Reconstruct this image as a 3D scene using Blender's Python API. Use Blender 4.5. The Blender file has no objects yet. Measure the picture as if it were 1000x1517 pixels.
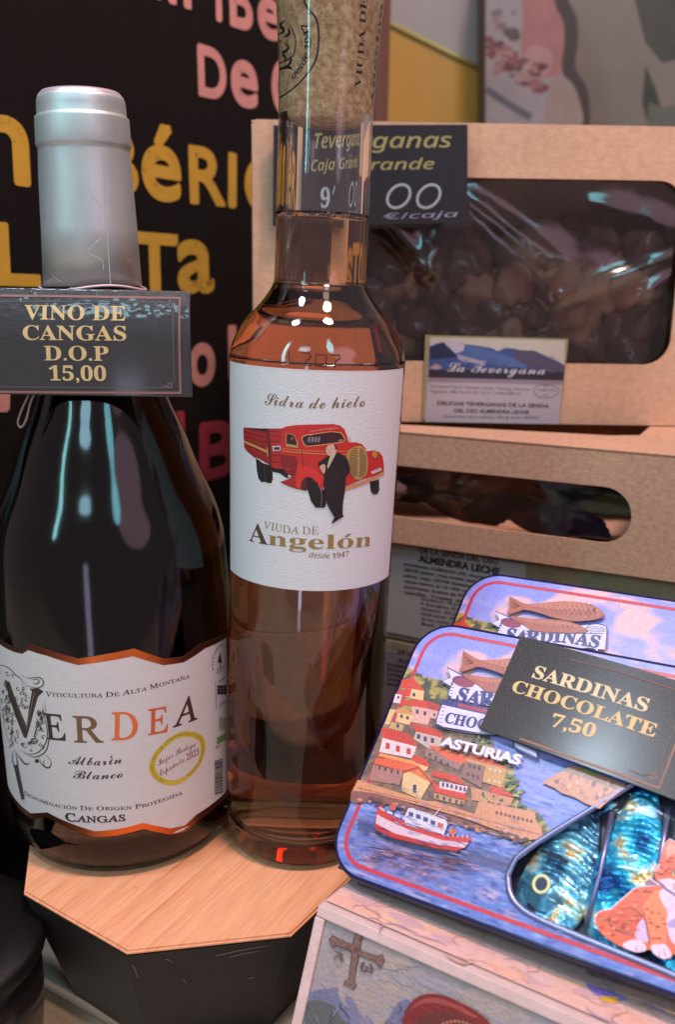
import bpy, bmesh, math, random
from mathutils import Vector, Matrix, noise
from mathutils.geometry import tessellate_polygon

scene = bpy.context.scene
COL = scene.collection
random.seed(7)

# ------------------------------------------------------------------ camera
F = 1400.0                                   # focal length in photo pixels (1000 x 1517)
PITCH = math.atan(338 / 1400.0)
ROLL = .016
EYE = Vector((0, 0, .207))
cp, sp = math.cos(PITCH), math.sin(PITCH)
_r, _u = Vector((1, 0, 0)), Vector((0, sp, cp))
FW = Vector((0, cp, -sp))
RT = math.cos(ROLL) * _r + math.sin(ROLL) * _u
UP = -math.sin(ROLL) * _r + math.cos(ROLL) * _u
cam = bpy.data.cameras.new('camera')
camo = bpy.data.objects.new('camera', cam)
COL.objects.link(camo)
camo.matrix_world = Matrix(((RT.x, UP.x, -FW.x, EYE.x), (RT.y, UP.y, -FW.y, EYE.y), (RT.z, UP.z, -FW.z, EYE.z), (0, 0, 0, 1)))
cam.sensor_fit = 'VERTICAL'
cam.sensor_height = 36
cam.lens = F / 1517 * 36
cam.clip_start = .01
cam.clip_end = 50
cam.dof.use_dof = True
cam.dof.focus_distance = .315
cam.dof.aperture_fstop = 12
scene.camera = camo

# ------------------------------------------------------------------ light
world = bpy.data.worlds.new('World')
scene.world = world
world.use_nodes = True
bg = world.node_tree.nodes['Background']
bg.inputs[0].default_value = (.84, .64, .70, 1)
bg.inputs[1].default_value = .40
vs = scene.view_settings
vs.view_transform = 'Standard'
vs.look = 'None'
vs.exposure = -.2
vs.gamma = 1.0


def lamp(name, loc, target, size, power, color, size_y=None, spread=180):
    l = bpy.data.lights.new(name, 'AREA')
    l.energy = power
    l.color = color
    l.size = size
    if size_y:
        l.shape = 'RECTANGLE'
        l.size_y = size_y
    else:
        l.shape = 'DISK'
    l.spread = math.radians(spread)
    o = bpy.data.objects.new(name, l)
    COL.objects.link(o)
    o.location = loc
    d = (Vector(target) - Vector(loc)).normalized()
    o.rotation_euler = d.to_track_quat('-Z', 'Y').to_euler()
    return o


lamp('ceiling_lamp', (.22, .08, 1.35), (.05, .33, .1), .20, 16.0, (1, .66, .58))
lamp('counter_lamp', (.95, -.85, .80), (.1, .35, .12), .90, 3.0, (1.0, .58, .78))
lamp('shelf_lamp', (-.95, -.65, .85), (0, .4, .15), .10, 5.0, (.35, .85, .90), .9)
lamp('display_lamp', (-.48, -1.2, 1.25), (.0, .4, .2), .50, 4.6, (.45, .82, 1.0), .30).data.shape = 'ELLIPSE'
lamp('added_film_light', (.50, -1.0, 1.30), (.05, .4, .15), .26, 5.2, (.30, .85, 1.0), .8).data.shape = 'ELLIPSE'  # added light: gives the creased window film its cyan streaks
lamp('added_glint_light', (-.43, .10, 1.25), (.08, .28, .05), .18, 6.0, (.66, .84, 1.0))  # added light, set where the tin mirrors it, for glints on the foil
lamp('added_streak_light', (-.30, -1.0, -.25), (0, .35, .08), .10, 1.1, (.74, .70, 1.0), .8)  # added strip light below eye level, for vertical streaks on the bottles
cy = scene.cycles
cy.max_bounces = 14
cy.transparent_max_bounces = 16
cy.transmission_bounces = 12
cy.glossy_bounces = 5
cy.diffuse_bounces = 3
cy.caustics_refractive = True
cy.caustics_reflective = False
cy.sample_clamp_indirect = 4.0
cy.blur_glossy = .4
cy.use_denoising = True


# ------------------------------------------------------------------ camera maths: photo pixel -> point in space
def ray(x, y):
    return (x - 500) / F * RT - (y - 758.5) / F * UP + FW


def at(x, y, zc):
    return EYE + ray(x, y) * zc


def hit(x, y, p, n):
    r = ray(x, y)
    return EYE + r * ((p - EYE).dot(n) / r.dot(n))


def proj(p):
    d = p - EYE
    z = d.dot(FW)
    return 500 + F * d.dot(RT) / z, 758.5 - F * d.dot(UP) / z


def frame(o, u, v):
    u = u.normalized()
    n = u.cross(v).normalized()
    v = n.cross(u)
    return Matrix(((u.x, v.x, n.x, o.x), (u.y, v.y, n.y, o.y), (u.z, v.z, n.z, o.z), (0, 0, 0, 1)))


class Surf:
    def uv(s, pts):
        return [s.P(*p) for p in pts]


class Flat(Surf):
    """a flat face: local x, y in its plane, z out of it"""
    step = None

    def __init__(s, m):
        s.m = m
        s.n = Vector((m[0][2], m[1][2], m[2][2]))
        s.o = m.translation.copy()
        s.i = m.inverted()

    def P(s, x, y):
        q = s.i @ hit(x, y, s.o, s.n)
        return (q.x, q.y)

    def px(s, u, v):
        return proj(s.m @ Vector((u, v, 0)))

    def S(s, u, v, h):
        return Vector((u, v, h))


def lerp_prof(prof, z):
    if z <= prof[0][1]:
        return prof[0][0]
    for (r0, z0), (r1, z1) in zip(prof, prof[1:]):
        if z <= z1:
            return r0 + (r1 - r0) * (z - z0) / max(1e-9, z1 - z0)
    return prof[-1][0]


class Round(Surf):
    """the outside of a turned body: local u = arc length at radius R, v = height"""

    def __init__(s, m, prof, R, step=.0018):
        s.m = m
        s.i = m.inverted()
        s.prof = prof
        s.R = R
        s.step = step

    def P(s, x, y):
        o = s.i @ EYE
        d = (s.i.to_3x3() @ ray(x, y))
        z = .1
        for _ in range(8):
            r = lerp_prof(s.prof, z)
            a = d.x * d.x + d.y * d.y
            b = 2 * (o.x * d.x + o.y * d.y)
            c = o.x * o.x + o.y * o.y - r * r
            disc = b * b - 4 * a * c
            t = (-b - math.sqrt(max(0, disc))) / (2 * a)
            q = o + d * t
            z = q.z
        return (s.R * math.atan2(q.x, -q.y), q.z)

    def S(s, u, v, h):
        r = lerp_prof(s.prof, v) + h
        a = u / s.R
        return Vector((r * math.sin(a), -r * math.cos(a), v))

    def px(s, u, v):
        return proj(s.m @ s.S(u, v, 0))


# ------------------------------------------------------------------ colour and materials
def lin(c, g=1.0):
    out = []
    for x in c[:3]:
        x = x / 255.0
        x = x / 12.92 if x <= .04045 else ((x + .055) / 1.055) ** 2.4
        out.append(min(.92, x * g))
    return tuple(out) + (1,)


def mat(name, col=(.5, .5, .5), rough=.5, metal=0, var=0, vscale=200, bump=0, bscale=400, coat=0, coat_rough=.1, attr=False, ior=1.5, spec=.5, stretch=None, vcol=None, aniso=0):
    m = bpy.data.materials.new(name)
    m.use_nodes = True
    nt = m.node_tree
    b = nt.nodes['Principled BSDF']
    b.inputs['Roughness'].default_value = rough
    b.inputs['Metallic'].default_value = metal
    b.inputs['IOR'].default_value = ior
    b.inputs['Specular IOR Level'].default_value = spec
    b.inputs['Coat Weight'].default_value = coat
    b.inputs['Coat Roughness'].default_value = coat_rough
    b.inputs['Anisotropic'].default_value = aniso
    tc = nt.nodes.new('ShaderNodeTexCoord')
    mp = nt.nodes.new('ShaderNodeMapping')
    nt.links.new(tc.outputs['Object'], mp.inputs[0])
    if stretch:
        mp.inputs['Scale'].default_value = stretch
    src = None
    if attr:
        a = nt.nodes.new('ShaderNodeVertexColor')
        a.layer_name = 'Col'
        src = a.outputs[0]
    if var:
        nz = nt.nodes.new('ShaderNodeTexNoise')
        nz.inputs['Scale'].default_value = vscale
        nz.inputs['Detail'].default_value = 6
        nz.inputs['Roughness'].default_value = .65
        nt.links.new(mp.outputs[0], nz.inputs['Vector'])
        mx = nt.nodes.new('ShaderNodeMix')
        mx.data_type = 'RGBA'
        ramp = nt.nodes.new('ShaderNodeMapRange')
        ramp.inputs[1].default_value = .32
        ramp.inputs[2].default_value = .68
        nt.links.new(nz.outputs[0], ramp.inputs[0])
        if attr or vcol is None:
            mx.blend_type = 'MULTIPLY'
            mx.inputs[0].default_value = 1
            g = nt.nodes.new('ShaderNodeMapRange')
            g.inputs[1].default_value = .3
            g.inputs[2].default_value = .7
            g.inputs[3].default_value = 1 - var
            g.inputs[4].default_value = 1 + var
            nt.links.new(nz.outputs[0], g.inputs[0])
            if src:
                nt.links.new(src, mx.inputs[6])
            else:
                mx.inputs[6].default_value = tuple(col[:3]) + (1,)
            nt.links.new(g.outputs[0], mx.inputs[7])
        else:
            mx.inputs[6].default_value = tuple(col[:3]) + (1,)
            mx.inputs[7].default_value = tuple(vcol[:3]) + (1,)
            nt.links.new(ramp.outputs[0], mx.inputs[0])
        src = mx.outputs[2]
    if src:
        nt.links.new(src, b.inputs['Base Color'])
    else:
        b.inputs['Base Color'].default_value = tuple(col[:3]) + (1,)
    if bump:
        n2 = nt.nodes.new('ShaderNodeTexNoise')
        n2.inputs['Scale'].default_value = bscale
        n2.inputs['Detail'].default_value = 4
        nt.links.new(mp.outputs[0], n2.inputs['Vector'])
        bp = nt.nodes.new('ShaderNodeBump')
        bp.inputs['Strength'].default_value = bump
        bp.inputs['Distance'].default_value = .0006
        nt.links.new(n2.outputs[0], bp.inputs['Height'])
        nt.links.new(bp.outputs[0], b.inputs['Normal'])
    return m


# ------------------------------------------------------------------ objects
def link(name, me, m=None, parent=None, mw=None):
    o = bpy.data.objects.new(name, me)
    COL.objects.link(o)
    if m is not None and me is not None:
        me.materials.append(m)
    if parent is not None:
        o.parent = parent
    if mw is not None:
        o.matrix_world = mw
    return o


def thing(name, label, cat, mw=None, group=None):
    o = bpy.data.objects.new(name, None)
    o.empty_display_size = .01
    COL.objects.link(o)
    if mw is not None:
        o.matrix_world = mw
    return tag(o, label, cat, group)


def tag(o, label, cat, group=None):
    o['label'] = label
    o['category'] = cat
    if group:
        o['group'] = group
    return o


def bm_obj(name, bm, m, parent=None, smooth=False, mw=None):
    me = bpy.data.meshes.new(name)
    bm.to_mesh(me)
    bm.free()
    if smooth:
        for p in me.polygons:
            p.use_smooth = True
    return link(name, me, m, parent, mw)


def lathe(name, prof, m, parent, segs=96, close=True, wob=0):
    """prof: (r, z) list, a closed loop or one that starts and ends on the axis"""
    bm = bmesh.new()
    rings = []
    for k, (r, z) in enumerate(prof):
        if r < 1e-6:
            rings.append([bm.verts.new((0, 0, z))])
        else:
            rings.append([bm.verts.new(((r + wob * noise.noise(Vector((math.cos(6.283 * i / segs) * 2, math.sin(6.283 * i / segs) * 2, z * 60)))) * math.sin(2 * math.pi * i / segs), -r * math.cos(2 * math.pi * i / segs), z)) for i in range(segs)])
    pairs = list(zip(rings, rings[1:]))
    if close and len(rings[0]) > 1:
        pairs.append((rings[-1], rings[0]))
    for a, b in pairs:
        for i in range(segs):
            j = (i + 1) % segs
            if len(a) == 1 and len(b) == 1:
                continue
            if len(a) == 1:
                bm.faces.new((a[0], b[j], b[i]))
            elif len(b) == 1:
                bm.faces.new((a[i], a[j], b[0]))
            else:
                bm.faces.new((a[i], a[j], b[j], b[i]))
    bmesh.ops.recalc_face_normals(bm, faces=bm.faces)
    return bm_obj(name, bm, m, parent, True)


def smooth_prof(pts, n=6):
    """Catmull-Rom through (r, z) points"""
    out = []
    for i in range(len(pts) - 1):
        p0 = pts[max(0, i - 1)]
        p1, p2 = pts[i], pts[i + 1]
        p3 = pts[min(len(pts) - 1, i + 2)]
        for k in range(n):
            t = k / n
            out.append(tuple(.5 * (2 * p1[j] + (p2[j] - p0[j]) * t + (2 * p0[j] - 5 * p1[j] + 4 * p2[j] - p3[j]) * t * t + (3 * p1[j] - p0[j] - 3 * p2[j] + p3[j]) * t ** 3) for j in range(2)))
    out.append(tuple(pts[-1]))
    return out


def rrect(x0, y0, x1, y1, r, n=8):
    pts = []
    for cx, cyy, a0 in ((x1 - r, y0 + r, -90), (x1 - r, y1 - r, 0), (x0 + r, y1 - r, 90), (x0 + r, y0 + r, 180)):
        for k in range(n + 1):
            a = math.radians(a0 + 90 * k / n)
            pts.append((cx + r * math.cos(a), cyy + r * math.sin(a)))
    return pts


def plate(name, outer, holes, z0, z1, m, parent, bev=0):
    """a sheet with holes and real thickness, local x y outline, between heights z0 (back) and z1 (front)"""
    loops = [outer] + holes
    flat = [p for l in loops for p in l]
    tris = tessellate_polygon([[Vector((p[0], p[1], 0)) for p in l] for l in loops])
    bm = bmesh.new()
    f = [bm.verts.new((p[0], p[1], z1)) for p in flat]
    b = [bm.verts.new((p[0], p[1], z0)) for p in flat]
    for t in tris:
        try:
            bm.faces.new([f[i] for i in t])
            bm.faces.new([b[i] for i in reversed(t)])
        except ValueError:
            pass
    k = 0
    for l in loops:
        for i in range(len(l)):
            j = (i + 1) % len(l)
            bm.faces.new((f[k + i], f[k + j], b[k + j], b[k + i]))
        k += len(l)
    bmesh.ops.recalc_face_normals(bm, faces=bm.faces)
    return bm_obj(name, bm, m, parent)


def hexa(name, pts, m, parent=None, bev=0, mw=None, segs=2):
    """box from 8 corners: 4 lower, 4 upper, same turning"""
    bm = bmesh.new()
    v = [bm.verts.new(p) for p in pts]
    for q in ((3, 2, 1, 0), (4, 5, 6, 7), (0, 1, 5, 4), (1, 2, 6, 5), (2, 3, 7, 6), (3, 0, 4, 7)):
        bm.faces.new([v[i] for i in q])
    bmesh.ops.recalc_face_normals(bm, faces=bm.faces)
    if bev:
        bmesh.ops.bevel(bm, geom=list(bm.edges), offset=bev, segments=segs, affect='EDGES', profile=.5)
    return bm_obj(name, bm, m, parent, False, mw)


def box(name, x0, y0, z0, x1, y1, z1, m, parent=None, bev=0, mw=None):
    return hexa(name, [(x0, y0, z0), (x1, y0, z0), (x1, y1, z0), (x0, y1, z0), (x0, y0, z1), (x1, y0, z1), (x1, y1, z1), (x0, y1, z1)], m, parent, bev, mw)


def tube(name, pts, r, m, parent=None, mw=None, segs=8, closed=False):
    bm = bmesh.new()
    rings = []
    n = len(pts)
    pts = [Vector(p) for p in pts]
    for i, p in enumerate(pts):
        a = pts[(i - 1) % n] if closed or i else p
        b = pts[(i + 1) % n] if closed or i < n - 1 else p
        t = (b - a).normalized()
        s = t.orthogonal().normalized() if i == 0 else (s - t * s.dot(t)).normalized()
        w = t.cross(s)
        rr = r(i / max(1, n - 1)) if callable(r) else r
        rings.append([bm.verts.new(p + (s * math.cos(k * 6.2832 / segs) + w * math.sin(k * 6.2832 / segs)) * rr) for k in range(segs)])
    for i in range(n if closed else n - 1):
        a, b = rings[i], rings[(i + 1) % n]
        for k in range(segs):
            bm.faces.new((a[k], a[(k + 1) % segs], b[(k + 1) % segs], b[k]))
    if not closed:
        bm.faces.new(rings[0][::-1])
        bm.faces.new(rings[-1])
    bmesh.ops.recalc_face_normals(bm, faces=bm.faces)
    return bm_obj(name, bm, m, parent, True, mw)


# ------------------------------------------------------------------ lettering
_g = {}
STY = {'serifB': (0x1D400, 0x1D41A, 0x1D7CE), 'italic': (0x1D434, 0x1D44E, None), 'boldit': (0x1D468, 0x1D482, None),
       'script': (0x1D4D0, 0x1D4EA, None), 'sansbi': (0x1D63C, 0x1D656, None), 'sansi': (0x1D608, 0x1D622, None), 'serifR': (0x1D434, 0x1D44E, None)}
_tc = bpy.data.curves.new('t', 'FONT')
_to = bpy.data.objects.new('t', _tc)
_tc.resolution_u = 3


def _mesh(s, off):
    _tc.body = s
    _tc.offset = off
    me = bpy.data.meshes.new_from_object(_to)
    v = [(p.co.x, p.co.y) for p in me.vertices]
    f = [tuple(p.vertices) for p in me.polygons]
    bpy.data.meshes.remove(me)
    return v, f


RES = [4]


def glyph(ch, sty, off):
    _tc.resolution_u = RES[0]
    k = (ch, sty, off, RES[0])
    if k in _g:
        return _g[k]
    if ch == ' ':
        _g[k] = ([], [], .28)
        return _g[k]
    c = ch
    acc = {'Ó': 'O', 'ó': 'o', 'í': 'i', 'ñ': 'n', 'Ñ': 'N', 'É': 'E', 'é': 'e', 'á': 'a'}
    accent = None
    if sty in STY:
        if c in acc:
            accent = '~' if c in 'ñÑ' else "'"
            c = acc[c]
        A, a, d = STY[sty]
        if 'A' <= c <= 'Z':
            c = chr(A + ord(c) - 65)
        elif 'a' <= c <= 'z':
            c = chr(a + ord(c) - 97)
            if sty in ('italic', 'serifR') and c == chr(0x1D455):
                c = chr(0x210E)
        elif '0' <= c <= '9':
            c = chr((d or 0x1D7CE) + ord(c) - 48)
    v, f = _mesh(c, off)
    v2, _ = _mesh(c + c, off)
    adv = (max(p[0] for p in v2) - max(p[0] for p in v)) if v else .3
    if sty == 'serifR' and ch.isalpha():
        v = [(x - y * .26, y) for x, y in v]
    if accent and v:
        top = max(p[1] for p in v)
        cx = sum(p[0] for p in v) / len(v)
        n = len(v)
        if accent == "'":
            v = v + [(cx - .05, top + .05), (cx + .03, top + .05), (cx + .16, top + .2), (cx + .04, top + .2)]
        else:
            v = v + [(cx - .18, top + .06), (cx + .18, top + .08), (cx + .18, top + .14), (cx - .18, top + .12)]
        f = f + [(n, n + 1, n + 2, n + 3)]
    _g[k] = (v, f, adv)
    return _g[k]


CAP = {}


def cap(sty, off):
    if sty not in CAP:
        CAP[sty] = max(p[1] for p in glyph('E' if sty == 'sans' else 'I', sty, off)[0])
    return CAP[sty]


def mixc(a, b, t):
    t = max(0, min(1, t))
    return tuple(a[i] + (b[i] - a[i]) * t for i in range(3))


class Art:
    """flat print on a surface: coloured shapes, one over another, made into one thin mesh"""
    G = 1.0
    LIFT = .000003

    def __init__(s, surf, lift=.00012, gain=1.0):
        s.s = surf
        s.fs = []          # (list of uv verts, faces, colour, h, is_px)
        s.h = lift
        s.gain = gain

    def _add(s, v, f, col):
        s.h += s.LIFT
        s.fs.append((v, f, col, s.h))

    def uv(s, pts):
        return [s.s.P(*p) for p in pts]

    def poly(s, pts, col, px=True, smooth=False):
        if smooth:
            pts = curve(pts, True)
        q = s.uv(pts) if px else list(pts)
        t = tessellate_polygon([[Vector((a, b, 0)) for a, b in q]])
        s._add(q, [tuple(x) for x in t], col)

    def line(s, pts, w, col, px=True, smooth=False, closed=False, taper=False):
        if smooth:
            pts = curve(pts, closed)
        q = s.uv(pts) if px else list(pts)
        n = len(q)
        v, f = [], []
        for i in range(n):
            a = q[(i - 1) % n] if (closed or i) else q[i]
            b = q[(i + 1) % n] if (closed or i < n - 1) else q[i]
            dx, dy = b[0] - a[0], b[1] - a[1]
            L = math.hypot(dx, dy) or 1e-9
            ww = w / 2
            if i and (closed or i < n - 1):
                e1 = (q[i][0] - a[0], q[i][1] - a[1])
                l1 = math.hypot(*e1) or 1e-9
                c = abs((e1[0] * dx + e1[1] * dy) / (l1 * L))
                ww /= max(.5, c)
            if taper:
                ww *= max(.12, math.sin(math.pi * (i + .2) / (n - .6)))
            v += [(q[i][0] - dy / L * ww, q[i][1] + dx / L * ww), (q[i][0] + dy / L * ww, q[i][1] - dx / L * ww)]
        for i in range(n if closed else n - 1):
            j = (i + 1) % n
            f.append((2 * i, 2 * i + 1, 2 * j + 1, 2 * j))
        s._add(v, f, col)

    def ell(s, cx, cyy, rx, ry, col, rot=0, n=20, px=True):
        a = math.radians(rot)
        s.poly([(cx + rx * math.cos(t) * math.cos(a) - ry * math.sin(t) * math.sin(a), cyy + rx * math.cos(t) * math.sin(a) + ry * math.sin(t) * math.cos(a)) for t in [6.28318 * k / n for k in range(n)]], col, px)

    def text(s, txt, path, hpx, col, sty='sans', off=0, px=True, bold=0, small=False, shear=0, fit=True, bend=False, arc=0, track=0):
        """baseline along path (pixels), capitals hpx pixels high"""
        if len(path) > 2 and bend:
            path = curve(path)
        q = s.uv(path) if px else list(path)
        seg = [0]
        for a, b in zip(q, q[1:]):
            seg.append(seg[-1] + math.hypot(b[0] - a[0], b[1] - a[1]))
        L = seg[-1]
        if px:
            mx, my = path[len(path) // 2]
            a, b = s.s.P(mx, my), s.s.P(mx, my - 10)
            H = math.hypot(a[0] - b[0], a[1] - b[1]) * hpx / 10
        else:
            H = hpx
        items = []
        x = 0
        RES[0] = 12 if hpx > 40 else (7 if hpx > 15 else (4 if (hpx > 6.5 or not px) else 2))
        c = cap(sty, off)
        for ch in txt:
            k = 1.0
            if small and ch.islower():
                ch = ch.upper()
                k = .78
            v, f, adv = glyph(ch, sty, off)
            items.append((x, k, v, f, adv))
            x += adv * k + track
        W = x - track
        sx = L / W if fit else H / c
        sy = H / c

        def pos(d):
            d = max(-.2 * L, min(1.2 * L, d))
            i = 0
            while i < len(seg) - 2 and seg[i + 1] < d:
                i += 1
            t = (d - seg[i]) / max(1e-9, seg[i + 1] - seg[i])
            ax, ay = q[i]
            bx, by = q[i + 1]
            LL = math.hypot(bx - ax, by - ay) or 1e-9
            return ax + (bx - ax) * t, ay + (by - ay) * t, (bx - ax) / LL, (by - ay) / LL
        par = False
        for x0, k, v, f, adv in items:
            if not f:
                continue
            ex, ey, tx, ty = pos((x0 + adv * k / 2) * sx)
            vv = []
            for gx, gy in v:
                dx = (gx * k - adv * k / 2) * sx + shear * gy * sy * k
                dy = gy * k * sy
                vv.append((ex + tx * dx - ty * dy, ey + ty * dx + tx * dy))
            par = not par
            s.fs.append((vv, f, col, s.h + s.LIFT * (1 if par else .5)))
            if bold:
                cnt = {}
                for t in f:
                    for i in range(len(t)):
                        e = (t[i], t[(i + 1) % len(t)])
                        k_ = (min(e), max(e))
                        cnt[k_] = cnt.get(k_, 0) + 1
                bw = bold * H
                for q_, (e, c_) in enumerate(cnt.items()):
                    if c_ != 1:
                        continue
                    (ax_, ay_), (bx2, by2) = vv[e[0]], vv[e[1]]
                    LL = math.hypot(bx2 - ax_, by2 - ay_) or 1e-9
                    nx2, ny2 = -(by2 - ay_) / LL * bw, (bx2 - ax_) / LL * bw
                    s.fs.append(([(ax_ + nx2, ay_ + ny2), (ax_ - nx2, ay_ - ny2), (bx2 - nx2, by2 - ny2), (bx2 + nx2, by2 + ny2)], [(0, 1, 2, 3)], col, s.h + s.LIFT * (2 + q_ % 4)))
                    s.fs.append(([(ax_ + bw * math.cos(w_), ay_ + bw * math.sin(w_)) for w_ in [.785 * w2 for w2 in range(8)]], [tuple(range(8))], col, s.h + s.LIFT * (6 + q_ % 5)))
        s.h += s.LIFT

    def build(s, name, m, parent=None, kind=None):
        bm = bmesh.new()
        lay = bm.faces.layers.int.new('k')
        cols = []
        for v, f, col, h in s.fs:
            k = len(cols)
            cols.append(col)
            bv = [bm.verts.new((a, b, h)) for a, b in v]
            for t in f:
                try:
                    fc = bm.faces.new([bv[i] for i in t])
                    fc[lay] = k
                except ValueError:
                    pass
        if s.s.step:
            us = [v.co.x for v in bm.verts]
            st = s.s.step
            a, b = math.floor(min(us) / st), math.ceil(max(us) / st)
            for k in range(a, b + 1):
                bmesh.ops.bisect_plane(bm, geom=list(bm.verts) + list(bm.edges) + list(bm.faces), plane_co=(k * st, 0, 0), plane_no=(1, 0, 0))
            if hasattr(s.s, 'vstep'):
                vsn = [v.co.y for v in bm.verts]
                for k in range(math.floor(min(vsn) / s.s.vstep), math.ceil(max(vsn) / s.s.vstep) + 1):
                    bmesh.ops.bisect_plane(bm, geom=list(bm.verts) + list(bm.edges) + list(bm.faces), plane_co=(0, k * s.s.vstep, 0), plane_no=(0, 1, 0))
        me = bpy.data.meshes.new(name)
        dead = [fc for fc in bm.faces if fc.calc_area() < 1e-13]
        for fc in bm.faces:
            if fc.normal.z < 0:
                fc.normal_flip()
        bm.to_mesh(me)
        kk = [fc[lay] for fc in bm.faces]
        bm.free()
        ca = me.color_attributes.new('Col', 'FLOAT_COLOR', 'CORNER')
        buf = [0.0] * (4 * len(me.loops))
        for p, k in zip(me.polygons, kk):
            c = cols[k]
            for li in p.loop_indices:
                if callable(c):
                    co = me.vertices[me.loops[li].vertex_index].co
                    cc = lin(c(co.x, co.y), s.gain)
                else:
                    cc = lin(c, s.gain)
                buf[4 * li:4 * li + 4] = cc
        ca.data.foreach_set('color', buf)
        for v in me.vertices:
            v.co = s.s.S(v.co.x, v.co.y, v.co.z)
        o = link(name, me, m, parent)
        if kind:
            o['kind'] = kind
        return o


def curve(pts, closed=False, n=5):
    out = []
    N = len(pts)
    for i in range(N if closed else N - 1):
        if closed:
            p0, p1, p2, p3 = pts[(i - 1) % N], pts[i], pts[(i + 1) % N], pts[(i + 2) % N]
        else:
            p0, p1, p2, p3 = pts[max(0, i - 1)], pts[i], pts[i + 1], pts[min(N - 1, i + 2)]
        for k in range(n):
            t = k / n
            out.append(tuple(.5 * (2 * p1[j] + (p2[j] - p0[j]) * t + (2 * p0[j] - 5 * p1[j] + 4 * p2[j] - p3[j]) * t * t + (3 * p1[j] - p0[j] - 3 * p2[j] + p3[j]) * t ** 3) for j in range(2)))
    if not closed:
        out.append(tuple(pts[-1]))
    return out


def Z(ox, oy, s, pts):
    return [(ox + x / s, oy + y / s) for x, y in pts]

# ------------------------------------------------------------------ shared materials
M = {}
M['paper'] = mat('label_paper', rough=.75, attr=True, var=.04, vscale=900, bump=.26, bscale=1900, stretch=(.45, .45, 1.3))
M['paper2'] = mat('satin_label_paper', rough=.6, attr=True, var=.05, vscale=700, bump=.09, bscale=900, stretch=(.5, .5, 1.6))
M['ink'] = mat('printed_ink', rough=.55, attr=True, var=.10, vscale=1500)
M['foilink'] = mat('copper_foil_print', rough=.30, metal=.75, attr=True, var=.08, vscale=900)
M['card'] = mat('laminated_black_card', rough=.32, attr=True, var=.18, vscale=2500, bump=.5, bscale=1800, coat=1, coat_rough=.12)
M['cardink'] = mat('gold_card_print', rough=.45, attr=True, var=.05, vscale=900)
M['tinprint'] = mat('printed_tin_lid', rough=.36, attr=True, var=.17, vscale=1000, coat=.35, coat_rough=.25, bump=.12, bscale=900)
M['kraft'] = mat('kraft_cardboard', lin((230, 182, 150)), rough=.8, var=.5, vscale=260, vcol=lin((214, 164, 130)), bump=.25, bscale=1500)
M['kraft2'] = mat('kraft_cardboard_rough', lin((216, 168, 138)), rough=.85, var=.5, vscale=420, vcol=lin((190, 142, 114)), bump=.35, bscale=1300)
for _k in ('kraft', 'kraft2'):
    _nt = M[_k].node_tree
    _b = _nt.nodes['Principled BSDF']
    _src = _b.inputs['Base Color'].links[0].from_socket
    _tcn = _nt.nodes['Texture Coordinate']
    _mx = _src
    for _s, _st, _lo in ((18, (1, 1, 1), .90), (240, (1, 3, 3), .95), (2600, (1, 1, 1), .86)):
        _mp = _nt.nodes.new('ShaderNodeMapping')
        _mp.inputs['Scale'].default_value = _st
        _nt.links.new(_tcn.outputs['Object'], _mp.inputs[0])
        _n = _nt.nodes.new('ShaderNodeTexNoise')
        _n.inputs['Scale'].default_value = _s
        _n.inputs['Detail'].default_value = 3
        _nt.links.new(_mp.outputs[0], _n.inputs['Vector'])
        _r = _nt.nodes.new('ShaderNodeMapRange')
        _r.inputs[1].default_value = .35
        _r.inputs[2].default_value = .65
        _r.inputs[3].default_value = _lo
        _r.inputs[4].default_value = 1.04
        _nt.links.new(_n.outputs[0], _r.inputs[0])
        _m = _nt.nodes.new('ShaderNodeMix')
        _m.data_type = 'RGBA'
        _m.blend_type = 'MULTIPLY'
        _m.inputs[0].default_value = 1
        _nt.links.new(_mx, _m.inputs[6])
        _nt.links.new(_r.outputs[0], _m.inputs[7])
        _mx = _m.outputs[2]
    _nt.links.new(_mx, _b.inputs['Base Color'])
M['choc'] = mat('milk_chocolate', lin((190, 130, 108)), rough=.24, var=.3, vscale=110, vcol=lin((72, 40, 34)), bump=1.0, bscale=220, coat=.6, coat_rough=.2)
M['choc2'] = mat('pale_chocolate', lin((230, 170, 140)), rough=.5, var=.3, vscale=160, vcol=lin((116, 68, 52)), bump=.5, bscale=350)
M['sign'] = mat('matt_black_board', lin((22, 16, 16)), rough=.8, var=.1, vscale=60, spec=.2)
M['signink'] = mat('sign_letters', rough=.6, attr=True, var=.12, vscale=30)
M['black'] = mat('black_paint', lin((32, 25, 24)), rough=.55, var=.25, vscale=40, bump=.3, bscale=120, spec=.4)
M['dark'] = mat('dark_plastic', lin((18, 15, 15)), rough=.35, var=.2, vscale=50)


def glass_mat(name, tint, density, rough=0.0, ior=1.5, surf=(1, 1, 1)):
    m = bpy.data.materials.new(name)
    m.use_nodes = True
    nt = m.node_tree
    nt.nodes.remove(nt.nodes['Principled BSDF'])
    g = nt.nodes.new('ShaderNodeBsdfGlass')
    g.inputs['IOR'].default_value = ior
    g.inputs['Roughness'].default_value = rough
    g.inputs['Color'].default_value = tuple(surf) + (1,)
    out = nt.nodes['Material Output']
    nt.links.new(g.outputs[0], out.inputs['Surface'])
    if density:
        a = nt.nodes.new('ShaderNodeVolumeAbsorption')
        a.inputs['Color'].default_value = tuple(tint) + (1,)
        a.inputs['Density'].default_value = density
        nt.links.new(a.outputs[0], out.inputs['Volume'])
    return m


M['glass'] = glass_mat('clear_glass', (.8, .9, .85), 4)
M['cider'] = glass_mat('amber_cider', (.89, .53, .19), 52, ior=1.36)
M['darkglass'] = glass_mat('dark_brown_glass', (.34, .34, .22), 900, rough=.10)
M['wine'] = glass_mat('white_wine', (.75, .62, .40), 30, ior=1.36)  # yellowish absorption is the wine's own tint


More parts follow.
